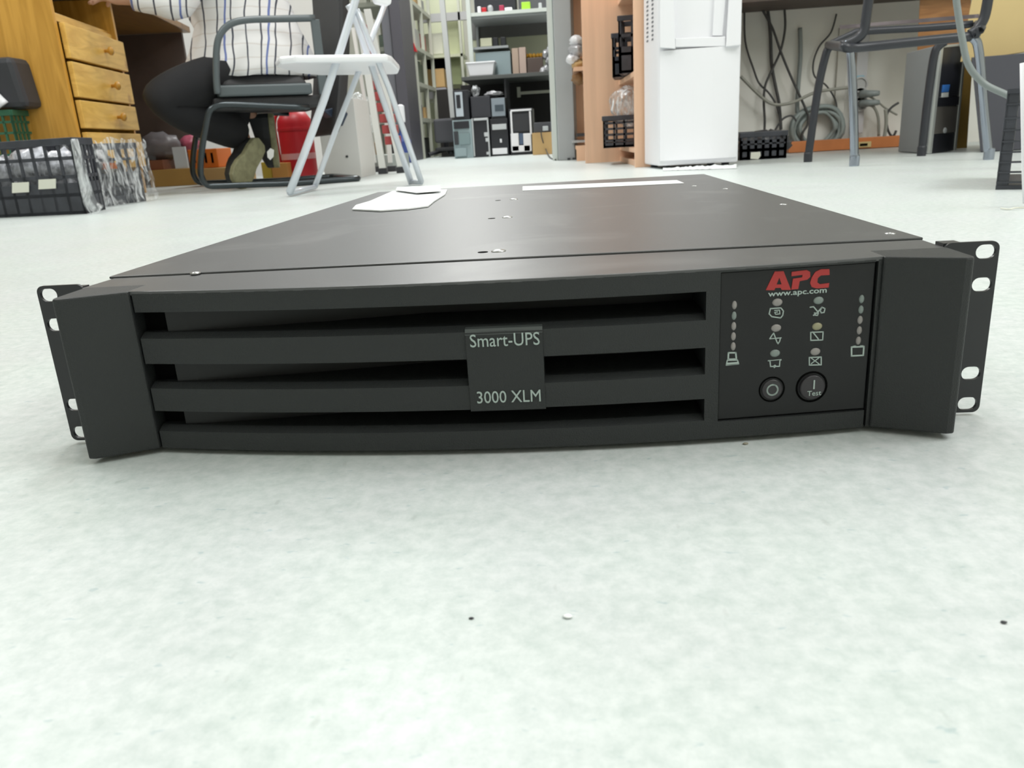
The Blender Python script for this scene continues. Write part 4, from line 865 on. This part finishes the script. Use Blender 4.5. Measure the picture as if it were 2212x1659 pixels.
# bookcase A (nearer)
xw = G(1265,353); yA = xw.y
b1 = thing('peach_bookcase', 'nearer peach laminate bookcase beside the white water dispenser', 'bookcase', V(.5, 3.3, 0))
MB().box(xw.x, xw.x+.55, yA, yA+.028, 0, 2.3).build('side_panel', BEECH, b1, .001)
yn = G(1372,362).y; xn = G(1372,362).x
MB().box(xn, xn+.26, yn, yn+.028, 0, 2.3).build('side_panel', BEECH, b1, .001)
def bshelf(z, nm='shelf', th_=.02):
    MB().hexa([V(xn+.015,yn+.03,z), V(xn+.26,yn+.03,z), V(xw.x+.5,yA-.002,z), V(xw.x+.17,yA-.002,z)], [V(xn+.015,yn+.03,z+th_), V(xn+.26,yn+.03,z+th_), V(xw.x+.5,yA-.002,z+th_), V(xw.x+.17,yA-.002,z+th_)]).build(nm, BEECH, b1, .001)
zA1 = Y(1340,322,3.0).z; zA2 = Y(1345,152,3.0).z
bshelf(zA1-.02); bshelf(zA2-.02); bshelf(0.0,'plinth',zA1-.05); bshelf(zA2+.33)
MB().hexa([V(xn+.2,yn+.03,zA1), V(xn+.215,yn+.03,zA1), V(xw.x+.5,yA-.002,zA1), V(xw.x+.485,yA-.002,zA1)], [V(xn+.2,yn+.03,2.2), V(xn+.215,yn+.03,2.2), V(xw.x+.5,yA-.002,2.2), V(xw.x+.485,yA-.002,2.2)]).build('back_board', BEECH, b1)
# crates on the nearer bookcase shelves
ca = Y(1303,322,3.35); 
crate('black slotted crate on the low shelf of the nearer bookcase', V(Y(1303,300,3.28).x, 3.28, zA1+.001), V(Y(1392,300,3.28).x-Y(1303,300,3.28).x+.05,0,0), V(.03,.3,0), Y(1330,250,3.28).z-zA1, CRATE, 5, 5, 4, .009)
crate('black basket in front on the upper shelf of the nearer bookcase', V(Y(1336,100,3.2).x, 3.2, zA2+.001), V(.22,0,0), V(.03,.2,0), Y(1345,34,3.2).z-zA2, CRATE, 4, 3, 3, .012, band=.9)
crate('black basket behind on the upper shelf of the nearer bookcase', V(Y(1322,100,3.42).x, 3.42, zA2+.001), V(.22,0,0), V(.02,.2,0), Y(1330,72,3.42).z-zA2, CRATE, 4, 3, 3, .012, band=.9)
lump('clear_bag', THINPLASTIC, Y(1358,228,3.38), .09,.09,.085, 12, .2, 3, 'inflated clear bag standing in the crate on the low bookcase shelf', 'bag')
for i, (u,v,r,mt_,lb) in enumerate(((1246,90,.03,WHITE,'white cap sticking out of the farther bookcase'),(1247,108,.035,BAG,'silvery bundle under the white cap in the farther bookcase'),(1238,128,.028,WHITE,'white plug sticking out left of the farther bookcase'),(1250,140,.03,CARD,'tan bundle in the farther bookcase'),(1250,170,.03,mat('brown_bundle',(.25,.13,.05),.6),'brown bundle lowest in the farther bookcase'))):
    lump('bundle', mt_, Y(u,v,4.2), r*1.3, r*2.2, r, i+20, .3, 5, lb, 'bundle')
z_ = Y(1250,305,4.2).z
tag(MB().box(Y(1236,305,4.2).x, Y(1264,305,4.2).x, 4.15, 4.4, Y(1250,308,4.2).z, Y(1250,303,4.2).z).build('flat_bar', STEELG), 'flat grey bar sticking out low from the farther bookcase', 'bar')
tag(MB().box(Y(1246,290,4.2).x, Y(1266,290,4.2).x, 4.15, 4.4, Y(1250,295,4.2).z, Y(1250,288,4.2).z).build('flat_bar', DGREY), 'flat dark bar above the grey bar in the farther bookcase', 'bar')
# ================================================================== WATER DISPENSER
da, db_, dc = G(1397,362), G(1422,366), G(1594,357)
wd = thing('water_dispenser', 'tall white water dispenser in the middle right', 'water dispenser', (db_+dc)/2)
fd2 = (dc-db_); fw = fd2.length; fdn = fd2.normalized(); fin = V(-fdn.y, fdn.x, 0); da2 = db_+fin*.34+ (da-db_).dot(fdn)*fdn
DP = lambda u, v, off=0: P(u, v, db_+fin*off, fin)
HD = 1.05
sidev = V((da-db_).x, (da-db_).y, 0)
ring = [db_, dc, dc+sidev*1.2, db_+sidev*1.2]
MB().hexa([p+V(0,0,.012) for p in ring], [p+V(0,0,HD) for p in ring]).build('body', WHITE, wd, .006)
for p in (db_+fin*.05+fdn*.03, dc+fin*.05-fdn*.04, db_+sidev+fdn*.03, dc+sidev-fdn*.04): MB().lathe([(.015,0),(.015,.012)], p, seg=10).build('foot', DGREY, wd)
# lower door with curved front, upper tapered recess
zj = DP(1500,103).z
rg = []
for k in range(13):
    t_ = k/12; x_ = fdn*(fw*(.02+.96*t_)); bul = .020*math.sin(math.pi*t_)
    rg.append([db_+x_-fin*(.006+bul)+V(0,0,.03), db_+x_-fin*(.006+bul)+V(0,0,zj-.004), db_+x_-fin*0+V(0,0,zj-.004), db_+x_-fin*0+V(0,0,.03)])
MB().loft(rg).build('lower_door', WHITE, wd, smooth=False)
def prismD(pts, o1, o2, nm, mt_=WHITE, bev=.002):
    MB().hexa([DP(u,v)-fin*o1 for u, v in pts], [DP(u,v)-fin*o2 for u, v in pts]).build(nm, mt_, wd, bev)
prismD([(1425,104),(1458,107),(1449,-120),(1425,-120)], 0, .030, 'side_cheek'); prismD([(1566,103),(1598,99),(1603,-120),(1580,-120)], 0, .030, 'side_cheek')
prismD([(1458,103),(1566,101),(1566,80),(1458,84)], 0, .020, 'drip_sill'); prismD([(1538,78),(1560,78),(1572,-60),(1545,-60)], 0, .012, 'inner_rib')
# vent slots on the left side
sdn = sidev.normalized(); sn = V(sdn.y, -sdn.x, 0)
if sn.x > 0: sn = -sn
SPs = lambda u, v: P(u, v, db_, sn)
vm = mat('vent_shadow', (.16,.16,.18), .6)
for col, (ub, vtop, n_) in enumerate(((1399,4,10),(1410,0,10))):
    for i in range(n_):
        c = SPs(ub-i*.0, vtop+i*9.4)+sn*.0006
        MB().obox(c-sdn*.012+V(0,0,-.0035), sdn*.026, sn*.001, V(0,0,.006)).build('vent_slot', vm, wd)
tq = G(1500,365)
ts = MB(); pts_ = []
NXT = 30
for j in range(5):
    for i in range(NXT+1):
        u = 1432+i*(1592-1432)/NXT; p = G(u, 369.5-5*(i/NXT)-j*2.0); p.z = .002+abs(noise.noise(V(i*.6,j*.9,2)))*.012*(1 if 0 < j < 4 else .2); pts_.append(p)
ts.add(pts_, [(j*(NXT+1)+i, j*(NXT+1)+i+1, (j+1)*(NXT+1)+i+1, (j+1)*(NXT+1)+i) for j in range(4) for i in range(NXT)])
tsb = ts.build('tissue_strip', PAPER, smooth=True); tag(tsb, 'crumpled white tissue strip on the floor in front of the dispenser', 'tissue')
sm = tsb.modifiers.new('solid', 'SOLIDIFY'); sm.thickness = .001
# ================================================================== RIGHT SIDE
cy0 = 3.02
k3 = crate('dark crate with a paper tag on the floor right of the dispenser', G(1597,347), V(Y(1699,330,G(1597,347).y).x-G(1597,347).x,0,0), V(.02,.3,0), Y(1650,284,G(1597,347).y).z, CRATE, 6, 3, 4, .012, band=1.0)
ycr = G(1597,347).y
MB().prism([Y(u,v,ycr-.003) for u, v in ((1621,343),(1638,344),(1643,336),(1642,328),(1622,329))], (0,-.001,0)).build('paper_tag', LABELM, k3)
for i, (u, v, s_) in enumerate(((1618,312,.06),(1650,308,.07),(1682,310,.05))):
    lump('dark_wad', mat('dark_bag', (.07,.07,.075), .3, bump=1, bscale=40), Y(u,v,ycr+.12), s_, .07, s_*.7, i+30, .4, 6, ['left','middle','right'][i]+' dark crumpled bag in the crate right of the dispenser', 'bag', group='dark bags in the crate by the dispenser')
# long desk above
ds = thing('long_worktable', 'dark brown worktable top overhead at right against the wall', 'table', V(2.6, 3.3, 0))
zT = Y(1700,20,3.58).z
MB().box(.79, 4.6, 3.28, 3.6, zT, zT+.04).build('table_top', DBROWN, ds, .002)
MB().box(4.4, 4.44, 3.0, 3.55, 0, zT).build('leg_panel', DBROWN, ds)
MB().box(.79, .815, 3.40, 3.58, 0, zT).build('leg_panel', DBROWN, ds)
YW = 3.62
# trunking on the wall, orange cable duct
dk = thing('orange_cable_duct', 'orange wooden cable duct along the foot of the right wall', 'cable duct', V(1.4, YW-.05, .03))
a, b = Y(1704,316,YW-.13), Y(1936,310,YW-.13); za, zb_ = Y(1820,300,YW-.13).z, Y(1820,326,YW-.13).z
MB().box(a.x, b.x+.1, YW-.13, YW-.068, .002, za).build('duct_body', mat('orange_board', (.55,.19,.06), .5, var=.1), dk, .002)
pxbox('socket_plate', 1854,306,1882,318, YW-.138,.008, YELLOW, dk); pxbox('socket_slot', 1858,310,1874,315, YW-.141,.004, VOID, dk)
wt = thing('wall_trunking', 'vertical pale trunking with sockets on the right wall', 'trunking', V(Y(1861,200,YW-.04).x, YW-.03, Y(1861,290,YW-.04).z))
pxbox('channel', 1848,60,1872,288, YW-.045,.044, mat('trunk_grey', (.52,.52,.53), .5), wt, bevel=.003)
pxbox('blue_strip', 1850,163,1867,167, YW-.049,.005, mat('blue_strip', (.3,.5,.6), .5), wt)
for v in (183,204,224):
    c = Y(1857,v,YW-.046); MB().lathe([(.035,0),(.035,.008),(.028,.009),(.027,.003),(.001,.003)], c, (0,-1,0), 20).build('socket', mat('socket_grey', (.45,.45,.44), .5), wt)
for v in (204,224):
    c = Y(1861,v,YW-.05); MB().tube([c, c+V(.02,-.045,0), c+V(.06,-.05,0)], [.02,.011], 10, smooth=3).build('plug', PVC, wt, smooth=True)
tag(MB().box(Y(1818,0,YW-.02).x, Y(1838,0,YW-.02).x, YW-.02, YW-.001, .15, Y(1830,60,YW).z).build('wall_channel', mat('wall_chan', (.58,.57,.52), .6)), 'flat painted channel on the wall left of the trunking', 'channel')
# conduits and cables: pixel paths on the wall
def cable(label, pts, r, mt_, y=YW-.03, name='wall_cable', group=None, cat='cable'):
    q = [Y(u, v, y+(t[0] if t else 0)) for u, v, *t in pts]
    for p in q: p.z = max(p.z, r+.001)
    return tag(MB().tube(q, r, 8, smooth=6).build(name, mt_, smooth=True), label, cat, group)
cable('straight grey conduit running down the right wall to the coil', [(1728,60),(1729,120),(1724,190),(1722,235),(1726,250)], .010, PVC, name='conduit', cat='conduit')
cable('left dark cable swinging down behind the dispenser', [(1608,10),(1610,90),(1628,150),(1640,180),(1660,200),(1676,225),(1684,255),(1686,285)], .0045, CABLE)
cable('dark cable crossing from the table down to the left crate', [(1694,15),(1696,60),(1686,110),(1668,150),(1653,185),(1650,220),(1652,260),(1651,285)], .0055, CABLE, YW-.045)
cable('dark cable crossing rightward to the foot of the wall', [(1645,18),(1668,60),(1686,110),(1704,155),(1722,195),(1738,230),(1746,250),(1744,270),(1733,290),(1734,320)], .0055, CABLE, YW-.06)
cable('dark thick cable pair hanging straight from the table', [(1658,20),(1664,70),(1667,140),(1676,190),(1683,225),(1687,280)], .0075, CABLE, YW-.02)
cable('thin dark cable looping down from the wall hook', [(1807,30),(1795,70),(1770,100),(1757,135),(1760,165),(1785,185),(1804,215),(1808,240)], .004, CABLE)
cable('beige cable sagging along the right wall', [(1600,165),(1640,205),(1670,225),(1710,222),(1760,200),(1800,193),(1850,187)], .007, CABLEG, YW-.075)
cable('grey plug lead arching right of the trunking', [(1868,204),(1890,215),(1915,235),(1938,248)], .0045, CABLEG, YW-.09)
cable('grey plug lead dropping beside the trunking', [(1872,225),(1888,232),(1897,255),(1898,294)], .0065, CABLEG, YW-.09)
cable('black cable loop beside the grey computer', [(1941,222),(1924,234),(1915,252),(1918,280),(1928,295),(1936,282)], .0055, CABLE, YW-.10)
cable('pale cable lying over the orange duct', [(1913,236),(1914,270),(1905,310),(1880,327),(1820,326),(1760,330),(1720,326),(1702,310)], .008, CABLEG, YW-.12)
cable('dark lead curving from the crate by the dispenser', [(1672,285),(1690,258),(1710,250),(1720,262)], .0045, CABLE, YW-.15)
co = thing('cable_coil', 'large coil of grey cable hanging on the right wall above the orange duct', 'cable coil', Y(1765,300,YW-.08))
for k, (rr_, dy) in enumerate(((1.0,0),(.93,.012),(.86,-.008),(.79,.01),(.72,0),(.66,-.01),(.96,-.016),(.83,.014))):
    cc = Y(1765,277,YW-.035+dy); rx = (Y(1823,272,YW-.09).x-Y(1707,272,YW-.09).x)/2; 
    pts_ = [V(cc.x+rx*rr_*math.cos(t_*math.pi/12), cc.y+.006*math.sin(t_+k), cc.z+rx*.84*rr_*math.sin(t_*math.pi/12)+.006*math.sin(t_*.7+k)) for t_ in range(24)]
    for p in pts_: p.z = max(p.z, .012)
    MB().tube(pts_, .0095, 8, closed=True).build('cable_loop', mat('grey_green_cable', (.25,.29,.28), .5), co, smooth=True)
# steel chair
c1, c2, c3, c4 = G(1745,350), G(1845,359), G(1990,337), G(2135,345)
sc = thing('steel_tube_chair', 'black and chrome tube chair standing at right under the worktable', 'chair', (c1+c4)/2)
BT = mat('black_tube', (.03,.032,.04), .35)
sdir = (c4-c2).normalized(); sback = (c3-c4)
SPl = lambda u, v: P(u, v, c2, V(-sdir.y, sdir.x, 0)); bdir = V(-sdir.y, sdir.x, 0); dpt = (c1-c2).dot(bdir); dpt2 = (c3-c4).dot(bdir)
SPf = lambda u, v: P(u, v, c2+bdir*dpt, bdir)
SPm = lambda u, v: P(u, v, c3, bdir)
MB().tube([c2+V(0,0,.012), SPl(1844,250), SPl(1839,130), SPl(1834,104), SPl(1822,92)], .0128, 12, smooth=4).build('leg', CHROME, sc, smooth=True)
MB().tube([c4+V(0,0,.012), SPl(2126,240), SPl(2115,115), SPl(2106,85), SPl(2090,78)], .0128, 12, smooth=4).build('leg', CHROME, sc, smooth=True)
MB().tube([c1+V(0,0,.012), SPf(1765,205), SPf(1782,125), SPf(1794,100), SPf(1822,90)], .0135, 12, smooth=4).build('leg', BT, sc, smooth=True)
MB().tube([c3+V(0,0,.012), SPm(2006,200), SPm(2018,120), SPm(2028,100), SPm(2042,90)], .0135, 12, smooth=4).build('leg', BT, sc, smooth=True)
for c in (c1, c2, c3, c4): MB().lathe([(.0145,0),(.0150,.004),(.0150,.03),(.0135,.034)], c, seg=14).build('rubber_foot', CHROME if c is c2 or c is c4 else BT, sc)
MB().tube([SPf(1790,97), SPl(1822,101), SPl(1850,103), SPl(2000,88), SPl(2105,78)], .014, 12, smooth=3).build('seat_rail', BT, sc, smooth=True)
MB().tube([SPf(1790,97), SPf(1840,74), SPf(1862,68), SPf(2000,60), SPf(2100,52)], .012, 12, smooth=3).build('seat_rail', BT, sc, smooth=True)
MB().tube([SPl(2105,78), SPl(2120,60), SPf(2110,52)], .012, 10, smooth=3).build('seat_rail', BT, sc, smooth=True)
q = [SPf(1800,92), SPf(1862,66), SPf(2105,52), SPl(2112,74), SPl(2000,82), SPl(1850,94), SPl(1812,98)]
zt_ = max(p.z for p in q)+.010
MB().prism([V(p.x,p.y,zt_) for p in [SPf(1812,92), SPf(1862,72), SPf(2105,52), SPf(2112,60), SPf(2000,66), SPf(1855,80)]], (0,0,.012)).build('seat_board', mat('mauve_board', (.25,.21,.22), .6), sc, .002)
MB().tube([SPl(1818,98), SPl(1850,84), SPl(1866,66), SPl(1872,30), SPl(1882,-40)], .014, 12, smooth=4).build('back_post', BT, sc, smooth=True)
MB().tube([SPl(2095,74), SPl(2112,62), SPl(2126,38), SPl(2134,0), SPl(2140,-40)], .014, 12, smooth=4).build('back_post', BT, sc, smooth=True)
# right computer
r0, r1, r2 = G(1940,329), G(2002,333), G(2060,326)
tw = thing('computer_tower', 'grey sided computer tower with blue badge under the worktable at right', 'computer', (r0+r2)/2)
rn = (r2-r1); ri = V(-rn.y, rn.x, 0).normalized()
RP = lambda u, v, off=0: P(u, v, r1+ri*off, ri)
ht = RP(2030,98).z; sidev2 = V((r0-r1).x, (r0-r1).y, 0)
bt = [r1, r1+rn, r1+rn+sidev2, r1+sidev2]
MB().hexa([p+V(0,0,.002) for p in bt], [p+V(0,0,ht) for p in bt]).build('case', mat('grey_case', (.28,.30,.31), .5), tw, .003)
def rf(nm, pts, o1, mt_, bev=.001): MB().hexa([RP(u,v) for u, v in pts], [RP(u,v)-ri*o1 for u, v in pts]).build(nm, mt_, tw, bev)
SIL = mat('silver_trim', (.5,.52,.5), .35, metal=.4)
rf('front_trim', [(2002,332),(2007,332),(2033,98),(2028,98)], .01, SIL); rf('front_trim', [(2056,325),(2060,325),(2083,96),(2079,96)], .01, SIL); rf('front_trim', [(2029,104),(2080,99),(2081,94),(2029,98)], .01, SIL)
rf('upper_front', [(2019,210),(2068,207),(2078,100),(2031,103)], .006, PCBLK); rf('drive_front', [(2019,230),(2066,227),(2068,209),(2018,211)], .009, PCBLK); rf('middle_front', [(2012,290),(2060,285),(2066,229),(2019,231)], .007, mat('brownish_plastic', (.12,.11,.10), .5)); rf('lower_front', [(2007,331),(2056,325),(2060,286),(2012,291)], .006, PCBLK)
rf('badge', [(2030,200),(2043,199),(2046,183),(2032,184)], .011, mat('blue_badge', (.05,.2,.6), .4)); rf('badge_plate', [(2029,211),(2042,210),(2043,200),(2030,201)], .011, mat('badge_white', (.7,.72,.7), .4))
c = RP(2036,282)-ri*.007; MB().lathe([(.010,0),(.010,.004),(.001,.005)], c, -ri, 14).build('power_button', SILVER, tw)
# boards and boxes at far right
def slab(nm, label, cat, pts, y, d, mt_, floor=False, bev=.002):
    q = [Y(u,v,y) for u, v in pts]
    if floor:
        for p in q[:2]: p.z = .002
    qx = sum(p.x for p in q)/len(q) if nm != 'dark_carton' else q[0].x
    return tag(MB().prism(q, (d*(qx-CAM.x)/(y-CAM.y),d,0)).build(nm, mt_, bevel=bev), label, cat)
slab('wood_board', 'upright ochre wooden post right of the grey computer', 'post', [(2064,326),(2088,326),(2102,120),(2080,118)], 2.95, .03, mat('ochre_wood', (.45,.28,.07), .5), True)
slab('brown_plank', 'brown knotty plank on the wall above the grey computer', 'plank', [(1980,130),(2092,128),(2100,-60),(1990,-60)], 3.35, .03, pine('brown_pine', (.28,.12,.04), (.42,.2,.07), (2,8,14)))
slab('hanging_board', 'large yellowish hanging board at the upper right corner', 'board', [(2074,134),(2330,95),(2330,-60),(2110,-60)], 2.75, .02, YELLOW)
slab('dark_carton', 'large dark grey box on the floor behind the steel chair leg', 'box', [(2118,327),(2330,318),(2330,106),(2098,124)], 2.60, .3, mat('slate_box', (.065,.065,.08), .6), True)
# grey foreground cable
gy = 1.75
tag(MB().tube([Y(2060,-60,gy), Y(2067,10,gy), Y(2078,80,gy), Y(2092,140,gy), Y(2125,180,gy), Y(2175,205,gy-.03), Y(2230,232,gy-.05), Y(2300,262,gy-.1)], .0078, 10, smooth=6).build('hanging_cable', PVC, smooth=True), 'thick grey cable sweeping down in front of the steel chair', 'cable')
# black crate at the right edge
rc = G(2150,410); hr_ = Y(2185,192,rc.y).z
k4 = thing('plastic_crate', 'tall black slotted crate cut by the right edge of the picture', 'crate', rc+V(.1,.05,0))
dv = V(rc.x-CAM.x+.12, rc.y-CAM.y, 0).normalized()*.3; wv = V(dv.y, -dv.x, 0).normalized()*.2; ov = V(rc.x, rc.y, 0); wu = wv.normalized(); du = dv.normalized()
MB().obox(ov, wv, dv, V(0,0,.008)).build('base', CRATE, k4)
MB().obox(ov+V(0,0,.008), wu*.020, du*.012, V(0,0,hr_-.008)).build('corner_post', CRATE, k4, .002)
MB().obox(ov+V(0,0,.008), wu*.006, dv, V(0,0,hr_-.008)).build('side_wall', CRATE, k4, .001)
MB().obox(ov+V(0,0,hr_-.03)+dv, wv, du*.006, V(0,0,.03)).build('rear_wall', CRATE, k4)
fw_ = MB()
for i in range(1, 5): fw_.obox(ov+wu*(.012+i*.036)+V(0,0,.008), wu*.007, du*.006, V(0,0,hr_-.008))
for z in (.012,.030,.048,.066,.085,.105,.126,.150,.175,.2):
    if z < hr_-.01: fw_.obox(ov-du*.002+V(0,0,z), wv, du*.014, V(0,0,.003))
fw_.obox(ov-du*.003+V(0,0,hr_-.008), wv, du*.01, V(0,0,.008)); fw_.build('front_lattice', CRATE, k4)
yr_ = G(2219,438,.006).y
tag(MB().tube([G(2219,438,.006), Y(2217,380,yr_), Y(2213,135,yr_)], .006, 10).build('white_rod', WHITE, smooth=True), 'white rod standing at the right picture edge', 'rod')
tag(MB().tube([G(2162,450,.002), G(2180,452,.002), G(2195,449,.003), G(2225,449,.003)], .0012, 6, smooth=4).build('string_bit', LABELM, smooth=True), 'thin pale string bit on the floor at the right edge', 'string')
# crumbs on the floor
for i, (u, v, r, mt_, lb) in enumerate(((1226,1334,.0011,PAPER,'tiny white pellet on the floor in the foreground'),(1018,1337,.0006,DGREY,'dark crumb on the floor left of the white pellet'),(2168,1346,.0007,DGREY,'dark crumb on the floor at the lower right edge'),(1610,960,.0010,mat('tan_crumb',(.3,.28,.22),.8),'tan crumb on the floor just under the right end of the rack unit'))):
    c = G(u, v); c.z = r*.5; lump('floor_crumb', mt_, c, r*1.4, r, r*.5, i+50, .3, 5, lb, 'crumb', sub=2)
